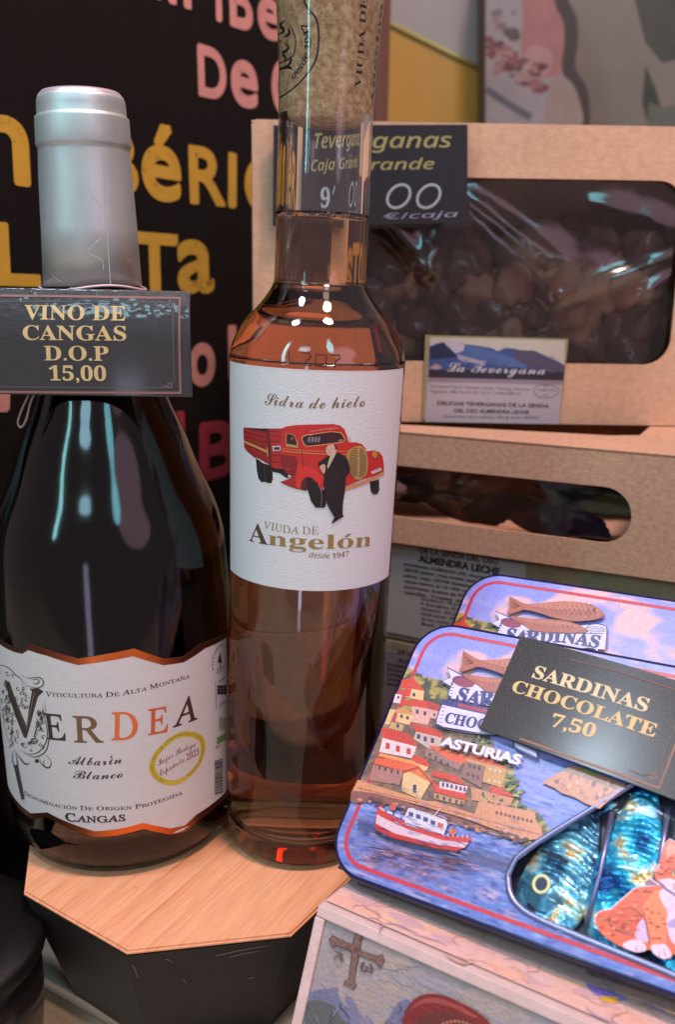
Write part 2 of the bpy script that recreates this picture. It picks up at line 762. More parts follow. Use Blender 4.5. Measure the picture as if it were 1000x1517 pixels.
def film_mat(name, tint, amount, rough=.04, scale=40, bump=.6, dist=.004):
    m = bpy.data.materials.new(name)
    m.use_nodes = True
    nt = m.node_tree
    nt.nodes.remove(nt.nodes['Principled BSDF'])
    out = nt.nodes['Material Output']
    t = nt.nodes.new('ShaderNodeBsdfTransparent')
    t.inputs[0].default_value = tuple(tint) + (1,)
    g = nt.nodes.new('ShaderNodeBsdfGlossy')
    g.inputs['Roughness'].default_value = rough
    fr = nt.nodes.new('ShaderNodeFresnel')
    fr.inputs[0].default_value = 1.5
    mul = nt.nodes.new('ShaderNodeMath')
    mul.operation = 'MULTIPLY'
    mul.inputs[1].default_value = amount
    nt.links.new(fr.outputs[0], mul.inputs[0])
    mx = nt.nodes.new('ShaderNodeMixShader')
    nt.links.new(mul.outputs[0], mx.inputs[0])
    nt.links.new(t.outputs[0], mx.inputs[1])
    nt.links.new(g.outputs[0], mx.inputs[2])
    nt.links.new(mx.outputs[0], out.inputs['Surface'])
    if bump:
        tc = nt.nodes.new('ShaderNodeTexCoord')
        n2 = nt.nodes.new('ShaderNodeTexNoise')
        n2.inputs['Scale'].default_value = scale
        n2.inputs['Detail'].default_value = 1.5
        n2.inputs['Distortion'].default_value = .6
        nt.links.new(tc.outputs['Object'], n2.inputs['Vector'])
        bp = nt.nodes.new('ShaderNodeBump')
        bp.inputs['Strength'].default_value = bump
        bp.inputs['Distance'].default_value = dist
        nt.links.new(n2.outputs[0], bp.inputs['Height'])
        nt.links.new(bp.outputs[0], g.inputs['Normal'])
    return m


M['film'] = film_mat('clear_window_film', (.98, .98, .99), 1.8, rough=.15, scale=22, bump=.8, dist=.004)
M['sleeve'] = film_mat('clear_plastic_sleeve', (.99, .99, .995), .7, scale=30, bump=.2, dist=.001)
M['tinfilm'] = film_mat('clear_tin_window', (.99, .99, 1), .25, scale=60, bump=.4, dist=.0008)

# ------------------------------------------------------------------ the setting
ZS = -.05


def wood_mat(name, a, b, c):
    m = bpy.data.materials.new(name)
    m.use_nodes = True
    nt = m.node_tree
    bs = nt.nodes['Principled BSDF']
    bs.inputs['Roughness'].default_value = .55
    tc = nt.nodes.new('ShaderNodeTexCoord')
    mp = nt.nodes.new('ShaderNodeMapping')
    mp.inputs['Rotation'].default_value = (0, 0, math.radians(-62))
    nt.links.new(tc.outputs['Object'], mp.inputs[0])
    w = nt.nodes.new('ShaderNodeTexWave')
    w.wave_type = 'BANDS'
    w.bands_direction = 'Y'
    w.wave_profile = 'SAW'
    w.inputs['Scale'].default_value = 34
    w.inputs['Distortion'].default_value = 2.6
    w.inputs['Detail'].default_value = 2
    w.inputs['Detail Scale'].default_value = .35
    mp2 = nt.nodes.new('ShaderNodeMapping')
    mp2.inputs['Scale'].default_value = (.25, 1, 1)
    nt.links.new(mp.outputs[0], mp2.inputs[0])
    nt.links.new(mp2.outputs[0], w.inputs['Vector'])
    r = nt.nodes.new('ShaderNodeValToRGB')
    r.color_ramp.elements[0].color = a
    r.color_ramp.elements[1].color = c
    e = r.color_ramp.elements.new(.78)
    e.color = b
    r.color_ramp.elements[0].position = .1
    nb = nt.nodes.new('ShaderNodeTexNoise')
    nb.inputs['Scale'].default_value = 26
    nb.inputs['Detail'].default_value = 3
    nt.links.new(mp2.outputs[0], nb.inputs['Vector'])
    ml = nt.nodes.new('ShaderNodeMath')
    ml.operation = 'MULTIPLY'
    nt.links.new(w.outputs[0], ml.inputs[0])
    mrb = nt.nodes.new('ShaderNodeMapRange')
    mrb.inputs[1].default_value = .36
    mrb.inputs[2].default_value = .62
    mrb.inputs[3].default_value = .35
    mrb.inputs[4].default_value = 1.0
    nt.links.new(nb.outputs[0], mrb.inputs[0])
    nt.links.new(mrb.outputs[0], ml.inputs[1])
    nt.links.new(ml.outputs[0], r.inputs[0])
    n1 = nt.nodes.new('ShaderNodeTexNoise')
    mp3 = nt.nodes.new('ShaderNodeMapping')
    mp3.inputs['Scale'].default_value = (60, 900, 200)
    nt.links.new(mp.outputs[0], mp3.inputs[0])
    nt.links.new(mp3.outputs[0], n1.inputs['Vector'])
    n1.inputs['Scale'].default_value = 1
    n1.inputs['Detail'].default_value = 5
    mr = nt.nodes.new('ShaderNodeMapRange')
    mr.inputs[1].default_value = .3
    mr.inputs[2].default_value = .7
    mr.inputs[3].default_value = .86
    mr.inputs[4].default_value = 1.1
    nt.links.new(n1.outputs[0], mr.inputs[0])
    mx = nt.nodes.new('ShaderNodeMix')
    mx.data_type = 'RGBA'
    mx.blend_type = 'MULTIPLY'
    mx.inputs[0].default_value = 1
    nt.links.new(r.outputs[0], mx.inputs[6])
    nt.links.new(mr.outputs[0], mx.inputs[7])
    # small dark nicks
    v = nt.nodes.new('ShaderNodeTexVoronoi')
    v.inputs['Scale'].default_value = 55
    nt.links.new(tc.outputs['Object'], v.inputs['Vector'])
    vr = nt.nodes.new('ShaderNodeMapRange')
    vr.inputs[1].default_value = .02
    vr.inputs[2].default_value = .06
    vr.inputs[3].default_value = .35
    vr.inputs[4].default_value = 1
    nt.links.new(v.outputs[0], vr.inputs[0])
    mx2 = nt.nodes.new('ShaderNodeMix')
    mx2.data_type = 'RGBA'
    mx2.blend_type = 'MULTIPLY'
    mx2.inputs[0].default_value = .8
    nt.links.new(mx.outputs[2], mx2.inputs[6])
    nt.links.new(vr.outputs[0], mx2.inputs[7])
    nt.links.new(mx2.outputs[2], bs.inputs['Base Color'])
    bp = nt.nodes.new('ShaderNodeBump')
    bp.inputs['Strength'].default_value = .15
    bp.inputs['Distance'].default_value = .0005
    nt.links.new(n1.outputs[0], bp.inputs['Height'])
    nt.links.new(bp.outputs[0], bs.inputs['Normal'])
    return m


M['pine'] = wood_mat('pine_wood', lin((232, 166, 126)), lin((224, 154, 112)), lin((194, 120, 80)))
M['shelfm'] = mat('shelf_board', lin((196, 178, 156)), rough=.5, var=.12, vscale=30)
M['edge'] = mat('shelf_edge_wood', lin((170, 140, 110)), rough=.6, var=.2, vscale=60, stretch=(1, 1, 6))
M['wallgrey'] = mat('grey_wall_paint', lin((150, 138, 132)), rough=.6, var=.05, vscale=5)

_a = hit(60, 1447, Vector((0, 0, ZS)), Vector((0, 0, 1)))
_b = hit(185, 1517, Vector((0, 0, ZS)), Vector((0, 0, 1)))
_d = (_b - _a).normalized()
_l, _r2 = _a - _d * .25, _a + _d * .9
_bk = Vector((-_d.y, _d.x, 0)) * 1.2
sh = hexa('shelf', [(q.x, q.y, z) for z in (ZS - .016, ZS) for q in (_l, _r2, _r2 + _bk, _l + _bk)], M['shelfm'], bev=.001)
sh['kind'] = 'structure'
_n = -_bk.normalized() * .004
tr = hexa('shelf_edge', [(q.x, q.y, z) for z in (ZS - .026, ZS - .004) for q in (_l + _n, _r2 + _n, _r2, _l)], M['edge'], bev=.0008)
tr['kind'] = 'structure'
mt_ = box('added_dark_sheet', -.5, .352, ZS, .5, .9, ZS + .001, M['sign'])  # added sheet, hidden from direct view; darkens what refracts through the cider bottle
mt_['kind'] = 'structure'
# lower counter in front of and below the shelf
ct = box('counter', -1.2, -.4, ZS - .16, 1.2, 1.9, ZS - .14, M['shelfm'])
ct['kind'] = 'structure'

# octagonal display block: painted sides narrow downwards
top = [(-.1138, .3144), (-.1071, .2875), (-.0648, .2584), (-.0128, .268), (.0057, .2969), (.026, .33), (.016, .362), (-.03, .384), (-.10, .392), (-.127, .36)]
cx0, cy0 = -.052, .335
blk = thing('display_block', 'octagonal pine display block with black painted sides under the two bottles', 'display block', Matrix.Translation((cx0, cy0, 0)))
bmb = bmesh.new()
n = len(top)
tv = [bmb.verts.new((x - cx0, y - cy0, -.0012)) for x, y in top]
bv = [bmb.verts.new(((x - cx0) * .77, (y - cy0) * .80, ZS + .0005)) for x, y in top]
for i in range(n):
    bmb.faces.new((tv[i], tv[(i + 1) % n], bv[(i + 1) % n], bv[i]))
bmb.faces.new(tv)
bmb.faces.new(bv[::-1])
bmesh.ops.recalc_face_normals(bmb, faces=bmb.faces)
bmesh.ops.bevel(bmb, geom=[e for e in bmb.edges], offset=.0006, segments=2, affect='EDGES')
bm_obj('body', bmb, M['black'], blk)
bmb = bmesh.new()
t1 = [bmb.verts.new(((x - cx0) * .997, (y - cy0) * .997, 0)) for x, y in top]
t0 = [bmb.verts.new(((x - cx0) * .997, (y - cy0) * .997, -.0012)) for x, y in top]
for i in range(n):
    bmb.faces.new((t1[i], t0[i], t0[(i + 1) % n], t1[(i + 1) % n]))
bmb.faces.new(t1)
bmesh.ops.recalc_face_normals(bmb, faces=bmb.faces)
bmesh.ops.bevel(bmb, geom=[e for e in bmb.edges if abs(e.verts[0].co.z) < 1e-6 and abs(e.verts[1].co.z) < 1e-6], offset=.0007, segments=2, affect='EDGES')
bm_obj('top_board', bmb, M['pine'], blk)
M['scratch'] = mat('bare_wood_scratch', lin((150, 128, 108)), rough=.8)
_p0 = Vector((top[2][0], top[2][1], -.0012))
_p1 = Vector((top[3][0], top[3][1], -.0012))
_q0 = Vector((cx0 + (top[2][0] - cx0) * .77, cy0 + (top[2][1] - cy0) * .80, ZS))
for s0, t0, s1, t1 in ((.22, .08, .26, .12), (.02, .1, .035, .24), (.52, .10, .86, .055), (.60, .13, .80, .10), (.30, .3, .31, .36), (.7, .38, .74, .37)):
    A0 = _p0.lerp(_p1, s0) + (_q0 - _p0) * t0
    A1 = _p0.lerp(_p1, s1) + (_q0 - _p0) * t1
    nn = (_p1 - _p0).cross(_q0 - _p0).normalized()
    nn = -nn if nn.y > 0 else nn
    o_ = Vector((cx0, cy0, 0))
    tube('scratch', [A0 - o_ + nn * .0001, (A0 + A1) / 2 - o_ + nn * .0001 + Vector((0, 0, .0003)), A1 - o_ + nn * .0001], .00013, M['scratch'], blk, segs=5)

# ------------------------------------------------------------------ the cider bottle
def axis_frame(basepx, toppx, D):
    """a bottle that stands on z=0 at distance D"""
    y = 758.5
    b = hit(basepx[0], basepx[1], Vector((0, D, 0)), Vector((0, 1, 0)))
    b.z = 0
    t = hit(toppx[0], toppx[1], Vector((0, D, 0)), Vector((0, 1, 0)))
    ax = (t - b).normalized()
    u = Vector((1, 0, 0))
    u = (u - ax * u.dot(ax)).normalized()
    w = ax.cross(u)
    return Matrix(((u.x, w.x, ax.x, b.x), (u.y, w.y, ax.y, b.y), (u.z, w.z, ax.z, b.z), (0, 0, 0, 1)))


def prof_px(fr, rows):
    """(pixel row, axis x, half width) -> (r, z) in the bottle's frame"""
    o = fr.translation
    out = []
    for y, cx, hw in rows:
        p = hit(cx, y, o, Vector((0, 1, 0)))
        z = (fr.inverted() @ p).z
        d = p - EYE
        a = math.atan(hw / F)
        out.append((d.length * math.sin(a) * d.dot(FW) / d.length, z))
    return out


FC = axis_frame((446, 1226), (482, 200), .33)
pc = prof_px(FC, [(860, 459, 118.5), (700, 466, 124.5), (545, 472, 130.5), (528, 473, 130), (507, 474, 125.5), (478, 475, 109.5), (455, 476, 90), (438, 476.5, 77.5), (424, 477, 70.5), (408, 478, 68.5), (300, 481, 69.5), (180, 483, 70.5), (100, 486, 73), (45, 490, 77), (0, 493, 80.5)])
rb = pc[0][0]
prof = [(0, .0075), (.010, .007), (.018, .0045), (.0225, .0010), (.0245, 0), (rb - .0028, .0012), (rb - .0009, .0036), (rb - .0003, .009), (rb - .0001, .03)] + smooth_prof(pc, 5)
nr, nz = pc[-1]
prof += [(nr + .0003, nz + .004), (nr - .0006, nz + .012), (nr - .0008, nz + .022)]
CO = [(0, .0075)] + prof[1:]
ztop = prof[-1][1]
inner = []
for r, z in prof[9:]:
    w = .0021 if z < .195 else .0021 + min(1, (z - .195) / .02) * .0007
    inner.append((r - w, z))
ib = inner[0][0]
closed = [(0, .0075)] + prof[1:] + [(nr - .0008, ztop + .002)] + inner[::-1] + [(ib - .0006, .0125), (ib - .004, .0085), (.018, .0105), (.010, .0125), (0, .0130)]
bot = thing('cider_bottle', 'clear glass bottle of amber ice cider with red truck label, between wine bottle and boxes', 'bottle', FC)
lathe('glass', closed, M['glass'], bot, 128, close=False)
# cider, a hair inside the glass wall
zl = prof_px(FC, [(317, 481, 60)])[0][1]
liq = [(0, .0130 - .0001), (.010, .0124), (.018, .0104), (ib - .004, .0084), (ib - .0005, .0124)] + [(r + .00015, z) for r, z in inner if z < zl - .001]
lr = lerp_prof([(r, z) for r, z in inner], zl) + .00015
liq += [(lr, zl), (lr - .0008, zl - .0009), (lr - .003, zl - .0015), (0, zl - .0015)]
lathe('cider', liq, M['cider'], bot, 128, close=False)
# bubbles at the rim of the liquid
bmq = bmesh.new()
rnd = random.Random(3)
for k in range(34):
    a = rnd.uniform(-1.9, 1.2)
    rr = lr - rnd.uniform(.0012, .0028)
    bmesh.ops.create_icosphere(bmq, subdivisions=2, radius=rnd.uniform(.0004, .0009), matrix=Matrix.Translation((rr * math.sin(a), -rr * math.cos(a), zl - .0010)))
o = bm_obj('foam', bmq, M['glass'], bot, True)
o['kind'] = 'stuff'

# cork
zc0 = prof_px(FC, [(186, 483, 60)])[0][1]
M['cork'] = mat('cork', lin((255, 214, 164)), rough=.85, var=.5, vscale=480, vcol=lin((176, 124, 76)), bump=.7, bscale=700, stretch=(1, 1, 1))
M['cork'].node_tree.nodes['Principled BSDF'].inputs['Coat Weight'].default_value = .3
cr = lerp_prof([(r, z) for r, z in inner], zc0) + .00006
ckz = [zc0 + .003 + k * .002 for k in range(40) if zc0 + .003 + k * .002 < ztop - .005]
ck = [(lerp_prof([(r, z) for r, z in inner], z) + .00005, z) for z in ckz]
cork = lathe('cork', [(0, zc0), (cr - .0018, zc0), (cr - .0006, zc0 + .0012)] + ck + [(ck[-1][0] - .001, ztop - .003), (0, ztop - .003)], M['cork'], bot, 96, close=False)
sc_ = Round(FC, ck, cr)
a = Art(sc_, .00003)
DK = (34, 26, 20)
a.line([(446, -30), (455, 8), (470, 30), (473, 60), (468, 92), (448, 122), (424, 146)], .0006, DK, smooth=True)
a.line([(436, 40), (442, 62), (438, 84), (428, 92)], .0005, DK, smooth=True)
a.text('desde 1947', [(438, 119), (450, 104), (459, 84), (462, 60), (456, 34)], 10, DK, 'sansi', bend=True, off=.03)
a.text('VIUDA DE', [(530, 131), (535, 70), (540, -2)], 12, DK, 'serifB', bend=True)
a.text('Angelón', [(549, 160), (554, 85), (560, 5)], 14, DK, 'serifB', bend=True, off=.02)
for seg in ([(424, 96), (430, 88), (427, 80), (433, 72), (428, 64)], [(421, 90), (424, 80), (421, 70), (426, 60)], [(430, 100), (436, 92), (434, 84)], [(422, 52), (428, 46), (424, 38), (430, 30)], [(428, 56), (434, 50), (432, 42)], [(424, 104), (432, 100), (438, 104)]):
    a.line(seg, .0011, DK, smooth=True, taper=True)
a.build('lettering', M['ink'], cork)

# front label
RC = .0304
lab = Round(FC, prof[6:], RC)
lab.vstep = .01
up_ = lab.P(472, 549)[1]
dn_ = lab.P(455, 875)[1]
a = Art(lab, .00018)
half = .039
pts = [(-half, dn_), (half, dn_), (half, up_), (-half, up_)]
a.poly(pts, (226, 222, 222), px=False)
body_l = a.build('front_label', M['paper'], bot)
# thin edge of the paper seen at the top
a = Art(lab, .00022)
a.line([(-half + .0001, up_ + .00002), (half - .0001, up_ + .00002)], .00025, (250, 225, 225), px=False)
a.build('label_edge', M['paper'], body_l)
g = Art(lab, .00024)
GOLD = (150, 118, 72)
g.text('Sidra de hielo', [(392, 599), (465, 605), (541, 602)], 17, (132, 104, 66), 'script', bend=True)
g.build('lettering', M['ink'], body_l)
g = Art(lab, .00024)
g.text('VIUDA DE', [(393, 783), (430, 790), (474, 791)], 11, (150, 126, 88), 'serifR', bend=True)
g.text('A', [(370, 801), (397, 807)], 28, (88, 68, 44), 'serifB')
g.text('ngelón', [(397, 807), (470, 813), (549, 809)], 21, (160, 126, 66), 'serifB', bend=True)
g.text('desde 1947', [(457, 825), (490, 827), (517, 823)], 8, (150, 112, 62), 'sansi', bend=True)
g.build('lettering', M['ink'], body_l)

t = Art(lab, .00024)
RED, RD2, RDD = (205, 42, 38), (166, 36, 34), (110, 24, 26)
z = lambda p: Z(330, 520, 3.448, p)
y1 = lambda p: Z(430, 610, 6.667, p)
y2 = lambda p: Z(355, 620, 10, p)
BK = (30, 20, 22)
# load bed
t.poly(y2([(245, 590), (300, 620), (350, 660), (450, 690), (490, 740), (495, 900), (470, 960), (410, 950), (370, 935), (330, 945), (285, 890), (262, 780)]), BK)
t.line(y2([(300, 640), (300, 800), (335, 930)]), .00022, (70, 55, 55))
t.line(y2([(370, 680), (375, 820), (410, 940)]), .00025, (80, 66, 66))
t.poly(y2([(430, 680), (720, 740), (720, 870), (850, 880), (850, 850), (700, 880), (650, 850), (600, 810), (500, 790)]), BK)
t.poly(y2([(60, 130), (300, 145), (690, 145), (690, 185), (400, 200)]), (60, 22, 24))
t.poly(y2([(62, 135), (400, 195), (440, 480), (460, 690), (380, 650), (300, 600), (220, 575), (180, 540), (120, 490), (75, 420), (65, 250)]), RD2)
for k in range(9):
    x = 80 + k * 38
    t.line(y2([(x, 150 + k * 6), (x + 6, 330 + k * 14), (x + 14, 480 + k * 20)]), .0002, RDD)
for k in range(5):
    t.line(y2([(66, 170 + k * 60), (230, 205 + k * 68), (410, 240 + k * 78)]), .00016, (196, 72, 58))
t.line(y2([(75, 340), (230, 405), (425, 495)]), .00075, (205, 158, 92))
t.line(y2([(410, 420), (425, 560)]), .0004, (190, 150, 90))
t.poly(y2([(400, 190), (450, 150), (700, 150), (700, 750), (520, 735), (465, 700), (440, 480)]), (186, 40, 38))
for yy in (190, 255, 335, 540, 640):
    t.line(y2([(445, yy), (690, yy + 6)]), .00028, RDD)
t.poly(y2([(395, 195), (440, 170), (470, 420), (480, 700), (450, 690)]), (120, 26, 28))
t.poly(y2([(490, 405), (610, 400), (612, 470), (500, 482)]), (205, 200, 200))
t.poly(y2([(512, 422), (600, 420), (600, 460), (515, 466)]), (60, 50, 52))
# cab, bonnet, wings
t.poly(y1([(-90, 170), (-40, 145), (60, 130), (180, 125), (420, 120), (490, 135), (530, 170), (555, 230), (575, 300), (640, 300), (700, 315), (740, 360), (745, 390), (820, 380), (870, 395), (905, 440), (918, 520), (918, 590), (700, 670), (540, 735), (540, 700), (330, 700), (320, 780), (250, 700), (200, 640), (160, 650), (150, 700), (110, 770), (60, 760), (-60, 710), (-90, 700), (-60, 690), (0, 700), (40, 640), (-30, 560), (-90, 500)]), RED)
t.poly(y1([(-90, 420), (60, 440), (75, 520), (60, 640), (20, 640), (-40, 600), (-90, 520)]), (140, 32, 34))
t.poly(y1([(-90, 690), (20, 650), (60, 640), (55, 700), (110, 770), (0, 740), (-90, 700)]), (175, 38, 38))
t.poly(y1([(75, 520), (240, 560), (330, 640), (320, 720), (250, 690), (190, 640), (140, 650), (110, 700), (105, 760), (60, 740), (50, 660)]), (222, 52, 46))
t.poly(y1([(105, 745), (110, 690), (140, 650), (180, 640), (230, 680), (160, 780), (110, 770)]), (88, 30, 32))
t.poly(y1([(170, 640), (215, 650), (265, 700), (300, 780), (345, 760), (355, 900), (340, 945), (250, 945), (205, 880), (175, 780), (160, 700)]), BK)
t.line(y1([(285, 720), (312, 820), (303, 935)]), .00022, (120, 100, 98))
t.poly(y1([(780, 690), (870, 665), (872, 780), (850, 812), (815, 815), (790, 780)]), BK)
t.line(y1([(845, 680), (850, 800)]), .00015, (90, 80, 80))
t.poly(y1([(540, 738), (700, 690), (830, 630), (915, 585), (922, 615), (830, 665), (700, 725), (540, 778)]), (214, 140, 88))
# windows
t.poly(y1([(118, 240), (160, 222), (400, 190), (500, 200), (530, 240), (542, 280), (520, 300), (160, 345), (130, 320), (112, 270)]), (214, 150, 96))
t.poly(y1([(126, 248), (170, 230), (400, 198), (492, 208), (520, 245), (532, 280), (510, 292), (165, 336), (138, 312), (122, 272)]), (62, 24, 30))
for x in (180, 212, 244, 276):
    t.poly(y1([(x, 250), (x + 22, 246), (x + 12, 296), (x - 8, 300)]), (140, 128, 134))
t.poly(y1([(470, 275), (515, 268), (512, 288), (475, 292)]), (150, 120, 120))
t.poly(y2([(690, 225), (740, 215), (800, 235), (840, 290), (870, 360), (865, 430), (690, 412)]), (190, 148, 90))
t.poly(y2([(700, 232), (740, 225), (795, 243), (830, 295), (850, 360), (848, 395), (700, 372)]), (66, 26, 34))
t.line(y1([(-80, 385), (100, 400), (330, 415), (560, 420)]), .0003, (212, 140, 80))
t.line(y1([(-80, 362), (100, 378), (340, 388), (600, 385)]), .0002, (212, 140, 80))
t.line(y1([(115, 340), (118, 420), (128, 560)]), .00012, RDD)
t.text('VIUDA DE ANGELÓN', [(460, 640), (480, 637), (500, 635)], 2.6, (225, 170, 150), bend=True)
# radiator
t.poly(curve(y1([(555, 450), (575, 380), (640, 340), (700, 340), (740, 385), (760, 500), (745, 610), (700, 660), (640, 665), (590, 600)]), True), (190, 150, 88))
for k in range(17):
    yy = 365 + k * 17
    hw = 88 * math.sqrt(max(0, 1 - ((yy - 502) / 165) ** 2))
    t.line(y1([(658 - hw, yy), (657, yy - 8)]), .00018, (40, 28, 26))
    t.line(y1([(668, yy - 10), (668 + hw * .9, yy + 6)]), .00018, (40, 28, 26))
t.line(y1([(668, 345), (675, 500), (662, 660)]), .0003, (214, 170, 100))
t.ell(430 + 825 / 6.667, 610 + 418 / 6.667, 4.2, 5.2, (196, 140, 60))
t.poly(y1([(785, 590), (880, 545), (892, 570), (880, 580), (800, 612)]), (225, 215, 215))
t.text('0-18494', Z(430, 610, 6.667, [(803, 600), (880, 566)]), 2.2, (60, 45, 50))
t.line(y1([(583, 245), (588, 300)]), .00012, (50, 50, 60))
# man in a dark suit
t.poly(y1([(458, 400), (520, 425), (560, 470), (585, 560), (580, 600), (545, 630), (535, 780), (515, 900), (512, 1010), (525, 1030), (490, 1050), (450, 1075), (415, 1100), (404, 1096), (435, 1040), (400, 985), (365, 920), (350, 850), (325, 720), (335, 600), (345, 560), (300, 555), (275, 530), (278, 500), (330, 460), (380, 430)]), (36, 24, 28))
t.poly(y1([(395, 425), (450, 405), (370, 560), (362, 540), (380, 470)]), (205, 190, 150))
t.poly(curve(y1([(290, 545), (310, 520), (340, 520), (345, 570), (335, 605), (315, 595)]), True), (214, 168, 150))
t.poly(curve(y1([(355, 350), (380, 325), (430, 320), (452, 350), (448, 400), (410, 435), (370, 425), (352, 395)]), True), (222, 176, 158))
t.poly(y1([(425, 320), (450, 330), (458, 362), (440, 375), (436, 345)]), (60, 36, 34))
t.line(y1([(368, 372), (380, 368)]), .0001, (90, 50, 46))
t.line(y1([(400, 368), (412, 366)]), .0001, (90, 50, 46))
t.line(y1([(388, 380), (384, 395), (392, 398)]), .0001, (170, 110, 100))
t.line(y1([(376, 412), (396, 411)]), .0001, (150, 80, 76))
t.line(y1([(450, 650), (466, 655)]), .0002, (150, 60, 50))
t.build('truck_print', M['ink'], body_l)

# batch number printed on the glass shoulder
b2 = Art(lab, .00010)
GL = (70, 22, 18)


def dots(segs):
    for s_ in segs:
        b2.line(Z(380, 400, 4.167, s_), .00042, GL)


dots([[(200, 500), (203, 575), (245, 580)], [(275, 512), (325, 512), (335, 535), (282, 585), (340, 592)],
      [(370, 520), (432, 525), (428, 598), (360, 590), (370, 520)], [(455, 520), (515, 528), (515, 545), (485, 570), (483, 608)]])
b2.build('batch_number', M['ink'], bot)

# ------------------------------------------------------------------ the wine bottle
FL = axis_frame((190, 1213), (120, 160), .338)
pl = prof_px(FL, [(1130, 181, 161), (1000, 173, 170), (900, 166, 172), (830, 162, 171), (788, 159, 168.5), (746, 156.5, 159), (697, 152, 139), (640, 147.5, 119.5), (590, 144, 99), (540, 140, 84), (480, 135, 76), (430, 130.5, 70), (418, 130, 67)])
pl[0] = (pl[1][0] - .0002, pl[0][1])
rl = pl[0][0]
zf0 = prof_px(FL, [(424, 130, 74)])[0][1]
tip = prof_px(FL, [(300, 125, 62), (218, 120, 61), (146, 117, 57)])
profL = [(0, .022), (.012, .020), (.022, .013), (.030, .004), (.0345, .0004), (.0365, 0), (.0385, .0006), (rl - .0035, .003), (rl - .0012, .0075), (rl - .0002, .014), (rl, .025)] + smooth_prof(pl, 4)
profL += [(r - .0008, z) for r, z in tip]
zt = profL[-1][1]
innL = [(max(.004, r - .0032), z) for r, z in profL[10:]]
il = innL[0][0]
closedL = profL + [(innL[-1][0] + .002, zt + .001), (innL[-1][0], zt)] + innL[::-1][1:] + [(il - .001, .012), (il - .004, .008), (.030, .0085), (.022, .018), (.012, .025), (0, .027)]
wb = thing('wine_bottle', 'dark glass white wine bottle with silver foil neck and copper edged white label', 'bottle', FL)
lathe('glass', closedL, M['darkglass'], wb, 128, close=False)
wl = [(0, .0269), (.012, .0249), (.022, .0179), (.030, .0084), (il - .004, .0079), (il - .001, .0119)] + [(r + .0001, z) for r, z in innL if z < zf0 + .02]
wl += [(0, wl[-1][1])]
lathe('wine', wl, M['wine'], wb, 96, close=False)
M['foil'] = mat('satin_silver_foil', lin((198, 206, 204)), rough=.46, metal=.7, var=.10, vscale=45, bump=.40, bscale=110, stretch=(1, 1, .35), aniso=.3)
tp = prof_px(FL, [(424, 130, 71.5), (340, 126.5, 69.2), (260, 122.5, 67.2), (226, 120.7, 66.2), (221, 120.5, 66.3), (219, 120.4, 68.6), (216, 120.2, 69.2), (200, 119, 69), (180, 118.3, 69), (176, 118.1, 68.4), (174.5, 118, 66), (172, 118, 65.2), (160, 117.3, 65), (151, 117, 64.2), (145, 116.6, 62)])
zz = tp[-1][1]
fp = [(tp[0][0] - .0006, tp[0][1])] + tp + [(tp[-1][0] - .0015, zz + .0008), (tp[-1][0] - .004, zz + .0010), (tp[-1][0] - .006, zz + .0002), (0, zz + .0002)]
foil = lathe('foil_capsule', fp, M['foil'], wb, 96, close=False, wob=.00030)
M['rim'] = mat('pale_foil_rim', lin((228, 205, 215)), rough=.4, metal=.6)
lathe('capsule_rim', [(tp[-1][0] - .0026, zz + .0013), (tp[-1][0] - .0012, zz + .0014), (tp[-1][0] - .0002, zz + .0004), (tp[-1][0] + .0001, zz - .001), (tp[-1][0] - .0012, zz - .0012), (tp[-1][0] - .0026, zz + .0006)], M['rim'], foil, 96)
rf = Round(FL, [(r, z) for r, z in fp[1:9]], .018)
c_ = Art(rf, .00012)
CR = (196, 204, 204)
for seg in ([(68, 395), (78, 408), (92, 418)], [(135, 290), (148, 305), (145, 325), (152, 345), (140, 360)], [(152, 352), (130, 372), (150, 385), (152, 400)], [(186, 382), (196, 390)], [(152, 293), (162, 300)]):
    c_.line(seg, .0003, CR, smooth=True)
c_.line([(153, 232), (156, 320), (163, 421)], .0004, (206, 196, 204))
c_.build('foil_creases', M['foil'], foil)

lf = Round(FL, profL[7:], .0437)
lf.vstep = .005
z = lambda p: Z(0, 920, 2.857, p)
a = Art(lf, .00022)
topo = z([(-60, 60), (0, 75), (50, 108), (95, 130), (130, 93), (200, 118), (330, 158), (440, 140), (565, 115), (690, 158), (770, 150), (845, 95), (950, 50), (975, 25)])
topi = z([(-60, 80), (0, 97), (60, 130), (95, 138), (120, 122), (200, 146), (330, 185), (440, 170), (560, 148), (690, 186), (775, 174), (865, 115), (950, 72), (975, 48)])
boto = z([(60, 765), (130, 835), (200, 830), (260, 860), (330, 892), (400, 913), (500, 905), (605, 878), (720, 902), (780, 892), (835, 845), (905, 790), (950, 750), (968, 715)])
boti = z([(60, 745), (130, 812), (200, 808), (260, 838), (330, 866), (400, 888), (500, 878), (605, 853), (720, 876), (780, 864), (828, 818), (905, 765), (950, 725), (968, 690)])
T0, T1, B0, B1 = lf.uv(topo), lf.uv(topi), lf.uv(boto), lf.uv(boti)
